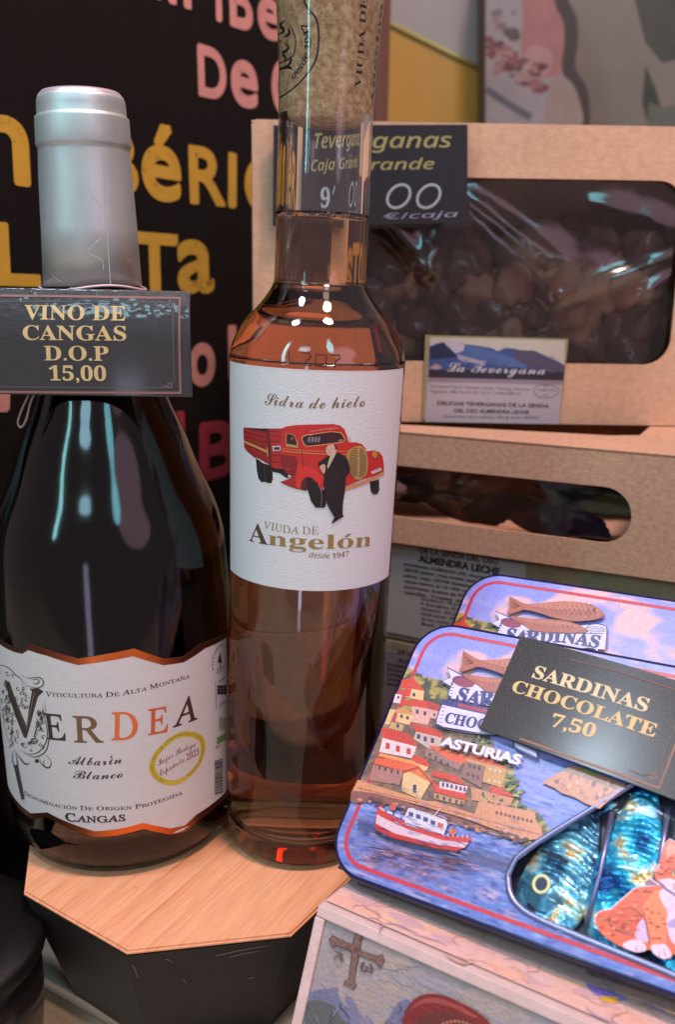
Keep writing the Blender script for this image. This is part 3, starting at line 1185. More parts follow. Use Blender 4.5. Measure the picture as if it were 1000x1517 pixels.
# a real label: carry the outline on round the sides
uL = -.064
uR = .060
T0 = [(uL, T0[0][1] + .002)] + T0 + [(uR, T0[-1][1] - .002)]
T1 = [(uL, T1[0][1] + .002)] + T1 + [(uR, T1[-1][1] - .002)]
B0 = [(uL, B0[0][1] + .001)] + B0 + [(uR, B0[-1][1] - .001)]
B1 = [(uL, B1[0][1] + .001)] + B1 + [(uR, B1[-1][1] - .001)]
a.poly(T0 + B0[::-1], (214, 206, 204), px=False)
wlab = a.build('front_label', M['paper2'], wb)
a = Art(lf, .00026)
cpr = lambda u, v: mixc((96, 50, 34), (232, 116, 52), 1.25 - abs(u - .012) / .022)
for A_, B_ in ((T0, T1), (B1, B0)):
    a = Art(lf, .00026)
    for i in range(len(A_) - 1):
        a.fs.append(([A_[i], B_[i], B_[i + 1], A_[i + 1]], [(0, 1, 2, 3)], cpr, a.h))
    a.build('copper_edging', M['foilink'], wlab)
g = Art(lf, .00026)
INK = (52, 38, 38)
g.text('Viticultura De Alta Montaña', z([(200, 317), (330, 322), (480, 318), (620, 292), (802, 240)]), 7, INK, 'serifR', small=True, bend=True, off=.01)
cols = {'E': (66, 46, 40), 'R': (112, 84, 56), 'D': (214, 108, 60), 'e': (200, 96, 58), 'A': (72, 42, 44)}
g.text('E', z([(207, 498), (297, 505)]), 37, (60, 40, 36), 'serifR', off=.012)
g.text('R', z([(325, 511), (444, 511)]), 38, (118, 88, 58), 'serifR', off=.012)
g.text('D', z([(480, 502), (600, 494)]), 40, (226, 112, 56), 'serifR', off=.012)
g.text('E', z([(634, 480), (724, 462)]), 37, (206, 96, 56), 'serifR', off=.012)
g.text('A', z([(750, 443), (842, 408)]), 37, (78, 44, 46), 'serifR', off=.012)
g.text('Albarín', z([(292, 604), (410, 609), (518, 600)]), 12, INK, 'script', bend=True)
g.text('Blanco', z([(306, 664), (420, 668), (522, 660)]), 12, INK, 'script', bend=True)
g.text('Denominación De Origen Protegida', z([(106, 735), (200, 775), (300, 795), (450, 799), (600, 788), (772, 732)]), 6, INK, 'serifR', small=True, bend=True, off=.012)
g.text('Cangas', z([(283, 845), (410, 851), (537, 843)]), 11.5, INK, 'serifR', small=True, bend=True, off=.03)
g.build('lettering', M['ink'], wlab)

# ornamental initial
v = Art(lf, .00026)
w = lambda p: Z(0, 980, 7.589, p)
K1 = (58, 44, 42)
v.poly(w([(50, 200), (110, 230), (170, 400), (250, 600), (300, 720), (330, 500), (360, 330), (330, 300), (440, 300), (490, 335), (430, 390), (380, 560), (340, 720), (300, 860), (270, 850), (180, 620), (110, 420)]), K1)
v.line(w([(70, 200), (180, 430), (285, 740)]), .0003, (120, 92, 72))
v.line(w([(385, 340), (350, 520), (300, 760)]), .0004, (130, 100, 78))
LN = .00036


def vl(*ps, wd=LN, tp=True):
    for p in ps:
        v.line(w(p), wd, K1, smooth=True, taper=tp)


vl([(-20, 60), (30, 40), (110, 80), (180, 150), (240, 200), (265, 290)], [(20, 70), (-10, 200), (0, 400), (40, 640), (70, 800), (100, 900), (150, 980)],
   [(240, 190), (300, 260), (400, 295), (470, 275), (490, 225), (450, 180), (370, 180), (300, 185), (240, 140)], [(350, 200), (420, 200), (440, 230), (390, 250), (370, 220)],
   [(500, 420), (515, 560), (545, 760), (550, 880), (510, 1010), (400, 1070), (300, 1040), (220, 980)], [(480, 470), (490, 560), (530, 760), (520, 900), (440, 1010), (340, 1040), (260, 1000)],
   [(500, 1040), (560, 1090), (575, 1150), (545, 1190), (500, 1170), (490, 1120), (520, 1110)], [(440, 1060), (470, 1150), (540, 1195), (580, 1160)],
   wd=.00042)
v.ell(25 + 30, 980 + 1115 / 7.589 + 0, 3.2, 3, K1)
sp = lambda cx, cy_, r, d=1, n=2.2: [(cx + r * (1 - k / 16) * math.cos(d * k / 16 * n * 3.1416), cy_ + r * (1 - k / 16) * math.sin(d * k / 16 * n * 3.1416)) for k in range(16)]
for cx, cy_, r, d in ((90, 130, 36, 1), (150, 160, 22, -1), (205, 300, 30, 1), (240, 360, 24, -1), (305, 380, 32, 1), (255, 430, 26, -1), (270, 495, 30, 1), (130, 590, 30, 1), (150, 690, 34, -1), (205, 780, 30, 1), (130, 880, 30, -1),
                     (380, 880, 50, 1), (385, 885, 30, -1), (280, 930, 44, 1), (440, 560, 34, 1), (480, 640, 30, -1), (425, 690, 34, 1), (480, 760, 26, 1), (490, 850, 30, -1), (60, 520, 30, 1), (80, 400, 26, -1), (100, 660, 24, 1), (460, 930, 26, 1), (60, 250, 24, 1)):
    vl(sp(cx, cy_, r, d), wd=.00032)
for i in range(60):
    rnd = random.Random(i)
    x, y = rnd.choice([(rnd.uniform(90, 200), rnd.uniform(560, 920)), (rnd.uniform(400, 510), rnd.uniform(470, 950)), (rnd.uniform(40, 110), rnd.uniform(220, 600))])
    vl([(x, y), (x + rnd.uniform(-26, 26), y + 26), (x + rnd.uniform(-30, 30), y + 60)], wd=.0004)
vl([(170, 980), (200, 1100), (210, 1250), (250, 1400)], [(180, 1000), (240, 1090), (300, 1150), (340, 1130)], [(150, 1000), (150, 1120), (200, 1200)], wd=.0006)
for i in range(26):
    rnd = random.Random(i + 90)
    x, y = rnd.choice([(rnd.uniform(60, 190), rnd.uniform(260, 900)), (rnd.uniform(400, 500), rnd.uniform(540, 930)), (rnd.uniform(190, 330), rnd.uniform(250, 560)), (rnd.uniform(230, 420), rnd.uniform(900, 1010))])
    vl(sp(x, y, rnd.uniform(16, 26), rnd.choice((1, -1))), wd=.00034)
for k in range(12):
    v.ell(25 + k * .9, 1135 + k * 4.2, 3.4 - k * .12, 2.6, K1, rot=35 * k)
v.build('ornamental_initial', M['ink'], wlab)

# round yellow seal and right hand codes
s_ = Art(lf, .00026)
x4 = lambda p: Z(200, 930, 5.62, p)
pc0 = lf.uv(x4([(345, 1090)]))[0]
px_ = lf.uv(x4([(575, 1010)]))[0]
py_ = lf.uv(x4([(330, 870)]))[0]
ring = []
OUT = lf.uv(curve(x4([(112, 1150), (150, 1050), (240, 950), (340, 880), (440, 860), (530, 880), (575, 940), (575, 1030), (540, 1130), (470, 1220), (380, 1290), (280, 1310), (190, 1280), (130, 1220)]), True))
cxx = sum(p[0] for p in OUT) / len(OUT)
cyy_ = sum(p[1] for p in OUT) / len(OUT)
s_.poly(OUT, (205, 182, 60), px=False)
s_.poly([(cxx + (p[0] - cxx) * .80, cyy_ + (p[1] - cyy_) * .80) for p in OUT], (214, 204, 200), px=False)
mid = [(cxx + (p[0] - cxx) * .86, cyy_ + (p[1] - cyy_) * .86) for p in OUT]
k0 = 58
s_.text('DE COMPETENCIA VITIVINÍCOLA CONCURSO MUNDIAL', (mid[k0:] + mid[:48]), .0010, (120, 96, 30), 'sans', px=False)
s_.text('Mejor Bodega', x4([(190, 1150), (340, 1060), (500, 985)]), 9, (128, 40, 62), 'script', bend=True)
s_.text('Española 2023', x4([(205, 1235), (360, 1140), (530, 1050)]), 9, (128, 40, 62), 'script', bend=True)
s_.build('award_seal', M['ink'], wlab)
q_ = Art(lf, .00026)
q_.text('INTEGRADA', x4([(650, 350), (650, 250), (690, 170), (735, 150)]), 4, INK, bend=True)
q_.poly(x4([(700, 200), (720, 290), (680, 290)]), (48, 56, 50))
q_.line(x4([(705, 290), (700, 330)]), .0006, (48, 56, 50))
q_.text('2270', x4([(672, 385), (735, 350)]), 7, INK)
q_.line(x4([(664, 460), (668, 680)]), .0003, INK)
for k in range(9):
    q_.ell(*x4([(690 + (k % 3) * 26, 490 + (k // 3) * 26)])[0], 2.4, 2.6, (50, 40, 46))
q_.line(x4([(690, 450), (740, 410)]), .0004, INK)
q_.text('CCPAE', x4([(690, 660), (745, 620)]), 4, INK)
for k in range(5):
    q_.line(x4([(700 + k * 12, 740), (698 + k * 12, 850)]), .0004, (52, 60, 54))
for k in range(4):
    q_.line(x4([(675, 920 + k * 14), (750, 880 + k * 14)]), .0006, (110, 150, 96))
q_.text('bio', x4([(660, 1010), (700, 990)]), 5, (140, 50, 60))
rnd = random.Random(50)
y = 1095
while y < 1370:
    h_ = rnd.choice((4, 7, 11))
    q_.poly(x4([(655, y + 12), (722, y - 8), (722, y - 8 + h_), (655, y + 12 + h_)]), (52, 44, 46))
    y += h_ + rnd.choice((5, 8))
q_.build('side_print', M['ink'], wlab)

# ------------------------------------------------------------------ big black sign behind the bottles
so = Vector((-.16, .45, 0))
su = Vector((.49, .87, 0)).normalized()
FS = frame(so, su, Vector((0, 0, 1)))
S = Flat(FS)
sign = thing('display_sign', 'black board with big pink, yellow and red letters, standing behind the wine bottle', 'sign', FS)
plate('board', rrect(-.13, ZS + .001, .372, .62, .002, 2), [], -.006, 0, M['sign'], sign)
M['brown'] = mat('brown_post_paint', lin((120, 84, 72)), rough=.5)
box('frame_post', .3725, ZS + .001, -.008, .392, .64, .003, M['brown'], sign, bev=.001)
def letter(*ar, **kw):
    for i, ch in enumerate(ar[0]):
        (x0_, y0_), (x1_, y1_) = ar[1]
        n_ = len(ar[0])
        w_ = [(.45 if c_ in 'Il' else 1.0) for c_ in ar[0]]
        f0, f1 = sum(w_[:i]) / sum(w_), sum(w_[:i + 1]) / sum(w_)
        g_ = .03 if n_ > 1 else 0
        q_ = [(x0_ + (x1_ - x0_) * (f + e), y0_ + (y1_ - y0_) * (f + e)) for f, e in ((f0, g_), (f1, -g_))]
        a = Art(S, .0004, gain=.80)
        a.LIFT = .00001
        a.text(ch, q_, *ar[2:], **kw)
        a.build('letter', M['signink'], sign)


PK, YL, RE = (236, 168, 158), (232, 182, 62), (200, 56, 80)
letter('IBe', [(314, 26), (420, 62)], 78, PK, 'sans', bold=.045)
letter('m', [(222, -8), (285, 12)], 90, PK, 'sans', bold=.045)
letter('D', [(290, 138), (336, 149)], 68, PK, 'sans', bold=.045)
letter('e', [(340, 149), (382, 160)], 88, PK, 'sans', bold=.045)
letter('C', [(401, 166), (440, 176)], 78, PK, 'sans', bold=.045)
letter('n', [(-45, 260), (51, 273)], 128, YL, 'sans', bold=.045)
letter('I', [(90, 275), (125, 280)], 88, YL, 'sans', bold=.045)
letter('B', [(150, 281), (204, 288)], 84, YL, 'sans', bold=.045)
letter('é', [(207, 288), (269, 297)], 104, YL, 'sans', bold=.045)
letter('R', [(275, 298), (331, 303)], 76, YL, 'sans', bold=.045)
letter('I', [(332, 303), (354, 307)], 74, YL, 'sans', bold=.045)
letter('C', [(360, 309), (410, 316)], 72, YL, 'sans', bold=.045)
letter('L', [(-14, 419), (58, 421)], 82, YL, 'sans', bold=.045)
letter('LO', [(70, 424), (190, 429)], 80, YL, 'sans', bold=.045)
letter('T', [(192, 430), (264, 430)], 78, YL, 'sans', bold=.045)
letter('a', [(262, 430), (316, 429)], 100, YL, 'sans', bold=.045)
letter('d', [(-55, 606), (18, 607)], 78, PK, 'sans', bold=.045)
letter('o', [(279, 570), (318, 566)], 82, PK, 'sans', bold=.045)
letter('l', [(334, 562), (354, 559)], 74, PK, 'sans', bold=.045)
letter('I', [(256, 724), (281, 716)], 104, RE, 'sans', bold=.045)
letter('B', [(288, 713), (348, 699)], 76, RE, 'sans', bold=.045)

# ------------------------------------------------------------------ far wall, panel and ham poster
FW_ = frame(Vector((0, 1.0, 0)), Vector((1, 0, 0)), Vector((0, 0, 1)))
Wl = Flat(FW_)
wall = box('wall', -.9, 1.012, ZS - .14, 1.3, 1.05, 1.3, M['wallgrey'])
wall['kind'] = 'structure'


def flatpts(pl, pts):
    return pl.uv(pts)


M['yellow'] = mat('yellow_panel_paint', lin((176, 128, 44)), rough=.35, var=.06, vscale=8)
M['grey'] = mat('grey_panel_paint', lin((150, 138, 134)), rough=.35, var=.05, vscale=8)
M['green'] = mat('grey_green_board', lin((116, 108, 98)), rough=.5, var=.15, vscale=9)
M['brass'] = mat('brass_strip', lin((190, 160, 90)), rough=.3, metal=.8)
M['poster'] = mat('poster_print', rough=.5, attr=True, var=.14, vscale=35)
pan = thing('wall_panel', 'yellow and grey two-tone panel on the wall beside the ham poster', 'panel', FW_)
plate('yellow_panel', flatpts(Wl, [(556, 24), (714, 104), (714, 260), (556, 260)]), [], -.012, -.004, M['yellow'], pan)
plate('grey_panel', flatpts(Wl, [(556, -80), (714, -80), (714, 101), (556, 21)]), [], -.012, -.003, M['grey'], pan)
plate('brass_strip', flatpts(Wl, [(556, 19), (713, 98), (713, 103), (556, 25)]), [], -.004, 0, M['brass'], pan)
plate('edge_strip', flatpts(Wl, [(713, -80), (719, -80), (719, 260), (713, 260)]), [], -.012, .004, M['black'], pan)
gp = thing('board', 'grey green board at the right edge behind the brown box', 'board', FW_)
plate('board_face', flatpts(Wl, [(719, -80), (1120, -80), (1120, 260), (719, 260)]), [], -.012, -.006, M['green'], gp)
a = Art(Wl, -.0055, gain=.5)
a.poly([(960, 95), (975, 130), (985, 165), (1010, 170), (1010, 195), (965, 190), (955, 150)], (70, 76, 60))
a.poly([(940, -20), (1030, -20), (1030, 80), (985, 90), (960, 60)], (84, 84, 76))
a.poly([(965, 150), (985, 158), (1030, 150), (1030, 200), (960, 200)], (120, 124, 112))
a.build('pattern', M['poster'], gp)
FP = frame(Vector((0, .93, 0)), Vector((1, 0, 0)), Vector((0, 0, 1)))
Wp = Flat(FP)
ps = thing('ham_poster', 'cut out board printed with pink ham and sliced meat, against the far wall', 'poster', FP)
z = lambda p: Z(700, 0, 3.333, p)
out = z([(62, -300), (430, -300), (440, 0), (482, 90), (492, 200), (480, 345), (545, 470), (556, 700), (62, 700)])
plate('cut_board', flatpts(Wp, out), [], -.05, 0, mat('poster_side', lin((70, 52, 46)), rough=.6), ps)
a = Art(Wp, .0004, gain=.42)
a.poly([(x + (-1.5 if x > 800 else 1), y) for x, y in out], (196, 186, 188))
a.poly(curve(z([(255, -200), (420, -60), (468, 100), (478, 210), (462, 335), (380, 385), (280, 350), (238, 250), (250, 100)]), True), (208, 142, 136))
a.poly(curve(z([(290, 230), (370, 240), (400, 300), (360, 370), (280, 350), (260, 290)]), True), (226, 172, 164))
rnd = random.Random(4)
for k in range(60):
    x, y = rnd.uniform(80, 350), 0
    y = rnd.uniform(190 + (x - 80) * .5, 330 + (x - 80) * .55)
    r = rnd.uniform(10, 34)
    a.poly(curve(z([(x + r * math.cos(t) * rnd.uniform(.6, 1.2), y + r * .6 * math.sin(t) * rnd.uniform(.6, 1.2)) for t in [6.28 * j / 6 for j in range(6)]]), True, 3), rnd.choice([(150, 78, 84), (176, 104, 104), (204, 150, 146), (120, 62, 70), (190, 120, 118)]))
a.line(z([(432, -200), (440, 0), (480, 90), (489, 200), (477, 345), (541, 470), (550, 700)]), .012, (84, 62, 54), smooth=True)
a.poly(curve(z([(370, 620), (372, 450), (425, 372), (490, 410), (530, 500), (536, 620)]), True), (196, 170, 160))
a.line(z([(70, 440), (170, 510), (290, 580)]), .006, (120, 118, 130))
a.poly(curve(z([(150, 150), (220, 140), (235, 190), (190, 200)]), True), (112, 90, 96))
for k in range(7):
    a.ell(*z([(rnd.uniform(90, 230), rnd.uniform(0, 130))])[0], rnd.uniform(3, 8), rnd.uniform(2, 6), rnd.choice([(180, 130, 126), (214, 206, 206), (150, 140, 140)]))
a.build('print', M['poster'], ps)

# ------------------------------------------------------------------ kraft boxes
T = .0012
F1 = frame(Vector((0, .47, 0)), Vector((1, 0, 0)), Vector((0, 0, 1)))
B1p = Flat(F1)
bx = thing('windowed_box', 'upper kraft cardboard box with a large clear window full of chocolates', 'box', F1)
x0, x1, z0, z1, dp = -.0431, .205, .1406, .2805, .085
wtl, wbr = B1p.P(445, 259), B1p.P(991, 541)
hole = rrect(wtl[0], wbr[1], wbr[0], wtl[1], .0125, 8)
outer = [(x0 + .0008, z0)] + [(x0 + .0002 * math.sin(k * 1.7), z0 + (z1 - z0) * k / 12) for k in range(1, 12)][::-1][:0] + [(x1, z0), (x1, z1), (x0 + .002, z1 + .0003), (x0 + .0004, z1 - .003)]
plate('front_panel', outer, [hole], -T, 0, M['kraft'], bx)
box('top_panel', x0, z1 - T + .0001, -dp, x1, z1 + .0001, -T - .0001, M['kraft'], bx, bev=.0003)
box('bottom_panel', x0, z0, -dp, x1, z0 + T, -T - .0001, M['kraft'], bx)
box('back_panel', x0, z0 + T, -dp - T, x1, z1 - T, -dp - .0001, M['kraft'], bx)
box('side_panel', x0, z0 + T + .0001, -dp, x0 + T, z1 - T - .0001, -T - .0002, M['kraft'], bx)
box('side_panel', x1 - T, z0 + T + .0001, -dp, x1, z1 - T - .0001, -T - .0002, M['kraft'], bx)
# window film, slack and creased
bmf = bmesh.new()
nx, nz_ = 120, 70
fx0, fx1, fz0, fz1 = wtl[0] - .003, wbr[0] + .003, wbr[1] - .003, wtl[1] + .003
gr = []
for j in range(nz_ + 1):
    row = []
    for i in range(nx + 1):
        x = fx0 + (fx1 - fx0) * i / nx
        zz_ = fz0 + (fz1 - fz0) * j / nz_
        e = min(1, min(i, nx - i, j, nz_ - j) / 10)
        d = noise.noise(Vector((x * 26, zz_ * 40, 3.1))) * .0016 + noise.noise(Vector((x * 60 + zz_ * 40, zz_ * 30, 7))) * .0005
        for (ax, az, bx_, bz_, amp, wd) in ((.108, .203, .170, .226, .0020, .0034), (.020, .238, .042, .214, .0036, .0062), (.042, .214, .050, .240, .0030, .0050), (.058, .250, .100, .220, .0030, .0056), (.148, .205, .172, .220, .0024, .0042), (.118, .246, .160, .236, .0016, .0060)):
            lx, lz = bx_ - ax, bz_ - az
            tt = max(0, min(1, ((x - ax) * lx + (zz_ - az) * lz) / (lx * lx + lz * lz)))
            dd = math.hypot(x - ax - lx * tt, zz_ - az - lz * tt)
            d += amp * math.exp(-(dd / wd) ** 2)
        row.append(bmf.verts.new((x, zz_, -T - .003 + d * e)))
    gr.append(row)
for j in range(nz_):
    for i in range(nx):
        bmf.faces.new((gr[j][i], gr[j][i + 1], gr[j + 1][i + 1], gr[j + 1][i]))
bm_obj('window_film', bmf, M['film'], bx, True)

# sticker on the box
stq = [B1p.P(*q) for q in ((625, 621), (829, 626), (842, 502), (630, 496))]
st = plate('sticker', stq, [], .0004, .0010, mat('olive_card', lin((150, 140, 100)), rough=.5), bx)
a = Art(B1p, .0011, gain=.72)
z = lambda p: Z(620, 490, 4.348, p)
a.poly(z([(75, 40), (945, 62), (905, 600), (40, 585)]), (208, 190, 196))
a.poly(z([(75, 40), (945, 62), (935, 260), (70, 240)]), (222, 208, 190))
a.poly(z([(70, 100), (120, 80), (160, 70), (240, 66), (300, 85), (380, 95), (470, 110), (510, 130), (560, 108), (630, 115), (650, 130), (740, 125), (830, 165), (900, 195), (942, 225), (932, 320), (62, 300)]), (70, 92, 150))
a.poly(z([(300, 90), (400, 110), (600, 170), (750, 220), (700, 240), (400, 200), (250, 150)]), (92, 116, 172))
a.poly(z([(600, 120), (740, 128), (830, 168), (942, 228), (938, 280), (700, 230), (620, 180)]), (96, 84, 110))
a.poly(z([(160, 72), (240, 66), (300, 90), (285, 130), (240, 145), (200, 110)]), (216, 200, 214))
a.poly(z([(75, 105), (160, 75), (235, 150), (240, 170), (72, 185)]), (38, 46, 84))
a.poly(z([(250, 150), (330, 175), (440, 195), (420, 210), (300, 205), (255, 180)]), (190, 176, 196))
a.poly(z([(66, 250), (400, 250), (620, 240), (936, 265), (932, 320), (62, 300)]), (50, 42, 58))
a.poly(z([(66, 240), (110, 210), (155, 235), (120, 250)]), (196, 160, 168))
for k in range(18):
    rnd = random.Random(k)
    x = rnd.uniform(90, 860)
    y = rnd.uniform(110, 210) + (x - 90) * .06
    a.line(z([(x, y), (x + 25, y + 12), (x + 60, y + 16)]), .0004, rnd.choice([(110, 130, 184), (52, 66, 118), (130, 120, 150), (60, 60, 96)]), taper=True)
a.poly(z([(62, 300), (932, 320), (930, 345), (60, 325)]), (170, 146, 156))
a.text('La Tevergana', z([(178, 264), (500, 275), (822, 284)]), 13, (40, 34, 44), 'script')
a.text('La Tevergana', z([(175, 260), (500, 271), (819, 280)]), 13, (236, 226, 232), 'script')
CAF = (120, 112, 92)
a.text('Carretera Puerto Ventana | Sobia, Teverga, Asturias', z([(70, 362), (715, 384)]), 4, CAF)
a.text('Teléfono: 985 76 42 29 | R.S.I. 13.803.880-A', z([(68, 396), (655, 412)]), 4, CAF)
a.line(curve(z([(740, 382), (770, 350), (830, 345), (890, 362), (903, 388), (870, 420), (820, 430), (760, 415)]), True), .0003, CAF, closed=True)
a.text('13.80172/0', z([(760, 388), (885, 391)]), 4, CAF)
a.text('ES', z([(805, 362), (835, 363)]), 3, CAF)
a.text('CE', z([(805, 418), (835, 419)]), 3, CAF)
DKP = (52, 42, 52)
a.text('DELICIAS TEVERGANAS DE LA SENDA', z([(118, 474), (838, 494)]), 5.2, DKP, off=.02)
a.text('DEL OSO ALMENDRA LECHE', z([(228, 522), (710, 534)]), 5.2, DKP, off=.02)
a.text('Contenido del producto: 300 gr Lote: 09/2021', z([(160, 556), (780, 566)]), 3.6, DKP)
a.build('sticker_print', M['ink'], st)

# handwritten price card in a clear sleeve
pc_ = thing('price_card', 'black handwritten price card in a clear sleeve on the upper box', 'price card', F1)
cq = [B1p.P(*q) for q in ((405, 336), (691, 331), (691, 187), (406, 188))]
plate('card', cq, [], .004, .0047, M['card'].copy(), pc_)
M['cardsurf'] = mat('black_card', lin((34, 28, 36)), rough=.4, var=.2, vscale=100, coat=.3)
pc_.children[0].data.materials[0] = M['cardsurf']
sq = [B1p.P(*q) for q in ((396, 343), (697, 337), (698, 181), (397, 182))]
plate('sleeve', sq, [], .0054, .0056, M['sleeve'], pc_)
a = Art(B1p, .0048, gain=1.45)
YC, WC = (206, 184, 112), (226, 212, 232)
a.text('Teverganas', [(448, 222), (668, 220)], 22, YC, 'sansi', bold=.02)
a.text('Caja Grande', [(440, 255), (643, 252)], 16, YC, 'sansi', bold=.02)
a.text('9', [(470, 309), (500, 309)], 30, WC, 'sansi', bold=.02)
a.line([(512, 278), (507, 290)], .0009, WC)
for cx_ in (590, 634):
    a.line([(cx_ + 16 * math.cos(t) + 5 * math.sin(t), 292 - 17 * math.sin(t)) for t in [6.283 * k / 24 for k in range(24)]], .0012, WC, closed=True)
a.text('€/caja', [(566, 326), (678, 322)], 9, (200, 180, 214), 'sansi')
a.build('writing', M['ink'], pc_)

# chocolates heaped in the window
chm = []
for k in range(8):
    bmc = bmesh.new()
    bmesh.ops.create_icosphere(bmc, subdivisions=4, radius=1)
    rnd = random.Random(k)
    off = Vector((rnd.uniform(0, 50), rnd.uniform(0, 50), 0))
    for v_ in bmc.verts:
        p = v_.co.copy()
        lob = .34 * noise.noise(p * 1.4 + off) + .14 * abs(noise.noise(p * 2.4 + off)) + .06 * noise.noise(p * 7 + off)
        v_.co = p * (1 + lob)
        v_.co.z *= .62
    me = bpy.data.meshes.new('almond_cluster')
    bmc.to_mesh(me)
    bmc.free()
    for p in me.polygons:
        p.use_smooth = True
    me.materials.append(M['choc'] if k % 3 else M['choc2'])
    chm.append(me)


CL = []


def cluster(px, py, r, depth, k, rx=0, label=None, sc=(1, 1, 1), group='almond clusters in the upper box'):
    p = F1 @ Vector((*B1p.P(px, py), -depth))
    o = bpy.data.objects.new('almond_cluster', chm[k % 8])
    COL.objects.link(o)
    rnd = random.Random(px * 7 + py)
    o.location = p
    o.rotation_euler = (math.radians(60) + rnd.uniform(-.7, .7), rnd.uniform(-.6, .6), rnd.uniform(0, 6))
    o.scale = (r * sc[0], r * sc[1], r * sc[2])
    if not label:
        CL.append((px, py, depth, o))
    return tag(o, label or 'chocolate almond cluster', 'chocolate', group)


cluster(826, 388, .024, .036, 1, label='biggest dark chocolate cluster at the top of the heap in the window', sc=(1, 1, 1.35))
front = [(745, 462, .0125, 2, 'smooth rounded chocolate low in the middle of the window heap'), (690, 468, .0125, 4, None), (652, 432, .011, 5, None), (712, 425, .0115, 3, None), (770, 425, .014, 0, None), (838, 425, .017, 3, 'pale ridged almond cluster at the centre of the window heap'),
         (800, 470, .013, 7, None), (862, 470, .015, 6, None), (905, 425, .014, 6, None), (925, 385, .011, 3, None), (908, 365, .011, 1, None), (948, 430, .013, 3, None), (965, 480, .013, 1, None), (930, 500, .013, 4, None),
         (905, 385, .012, 2, None), (600, 430, .013, 6, None), (575, 468, .012, 1, None), (620, 475, .013, 2, None), (590, 395, .013, 4, None), (640, 395, .014, 7, None), (690, 390, .014, 1, None), (590, 515, .013, 3, None),
         (645, 505, .012, 5, None), (700, 512, .013, 1, None), (760, 505, .012, 6, None), (820, 508, .012, 2, None), (880, 512, .014, 4, 'chocolate cluster with a pale spot low at the right of the window'), (945, 530, .013, 7, None), (540, 480, .013, 2, None),
         (560, 440, .012, 5, None), (520, 440, .013, 7, None), (500, 490, .013, 1, None), (480, 440, .012, 3, None), (985, 410, .012, 2, None), (975, 370, .011, 4, None), (535, 520, .013, 4, None), (480, 520, .013, 6, None)]
for px, py, r, k, lb in front:
    rnd = random.Random(px + py)
    cluster(px, py, r, .025 + rnd.uniform(-.001, .005), k, label=lb, sc=(1, 1, 1.3))
for px, py, r, k in ((560, 355, .018, 1), (620, 350, .017, 4), (690, 355, .018, 2), (750, 380, .018, 5), (880, 345, .015, 7), (945, 345, .014, 5), (1000, 350, .015, 4), (500, 370, .018, 7), (600, 400, .02, 1), (700, 420, .02, 2), (800, 430, .02, 4), (900, 440, .02, 5), (980, 450, .02, 7),
                    (560, 480, .02, 5), (660, 500, .02, 7), (760, 500, .02, 1), (860, 500, .02, 2), (960, 510, .02, 4)):
    cluster(px, py, r, .054, k)

ORD = ['first', 'second', 'third', 'fourth', 'fifth', 'sixth', 'seventh', 'eighth', 'ninth', 'tenth', 'eleventh', 'twelfth', 'thirteenth', 'fourteenth']
rows_ = {}
for px, py, dd, o in CL:
    if dd > .04:
        k = 'in the upper back row' if py < 390 else ('in the lower back row' if py > 470 else 'in the middle back row')
    else:
        k = 'in the bottom front row' if py > 490 else ('in the lower front row' if py > 445 else ('in the middle front row' if py > 405 else 'in the top front row'))
    rows_.setdefault(k, []).append((px, o))
for k, l in rows_.items():
    l.sort(key=lambda t: t[0])
    for i, (px, o) in enumerate(l):
        o['label'] = 'almond cluster behind the big window, %s from left %s' % (ORD[i], k)

# lower boxes, turned
U2 = Vector((.9, -.436, 0)).normalized()
P2 = hit(600, 640, Vector((0, 0, .1400)), Vector((0, 0, 1)))
F2 = frame(P2, U2, Vector((0, 0, 1)))
B2p = Flat(F2)
b2x = thing('slotted_box', 'kraft cardboard box with rounded slot window, under the box of chocolates', 'box', F2)
zb = B2p.P(600, 806)[1]
ul, ur = -.085, .155
sl0, sl1 = B2p.P(480, 680), B2p.P(936, 765)
szt, szb = B2p.P(750, 706)[1], B2p.P(750, 786)[1]
slot = rrect(sl0[0], szb, sl1[0], szt, (szt - szb) / 2 - .0002, 10)
plate('front_panel', [(ul, zb), (ur, zb), (ur, -.0002), (ul, -.0002)], [slot], -T, 0, M['kraft2'], b2x)
# top panel with its long opening (built lying down)
tpn = frame(P2 + Vector((0, 0, 0)), U2, Vector((0, 0, 1)).cross(U2))
tp_l = Flat(tpn)
c1, c2, c3 = tp_l.P(566, 632), tp_l.P(905, 645), tp_l.P(985, 629)
o = plate('top_panel', [(ul, 0), (ur, 0), (ur, .13), (ul, .13)], [[(ul + .02, c1[1]), (c2[0], c2[1]), (c2[0] + .012, c2[1] + .008), (c2[0] + .012, .10), (ul + .02, .10)]], -T, 0, M['kraft2'], None)
o.parent = b2x
o.matrix_parent_inverse = Matrix.Identity(4)
o.matrix_basis = F2.inverted() @ tpn
box('bottom_panel', ul, zb, -.13, ur, zb + T, -T - .0001, M['kraft2'], b2x)
box('back_panel', ul, zb, -.13 - T, ur, -T, -.1301, M['kraft2'], b2x)
for u_ in (ul, ur - T):
    box('side_panel', u_, zb + T + .0001, -.1299, u_ + T, -T - .0001, -T - .0002, M['kraft2'], b2x)
bmf = bmesh.new()
gr = []
for j in range(21):
    gr.append([bmf.verts.new((sl0[0] - .002 + (sl1[0] - sl0[0] + .004) * i / 60, szb - .002 + (szt - szb + .004) * j / 20, -T - .0015 + .0008 * noise.noise(Vector((i * .12, j * .2, 1))))) for i in range(61)])
for j in range(20):
    for i in range(60):
        bmf.faces.new((gr[j][i], gr[j][i + 1], gr[j + 1][i + 1], gr[j + 1][i]))
bm_obj('window_film', bmf, M['film'], b2x, True)
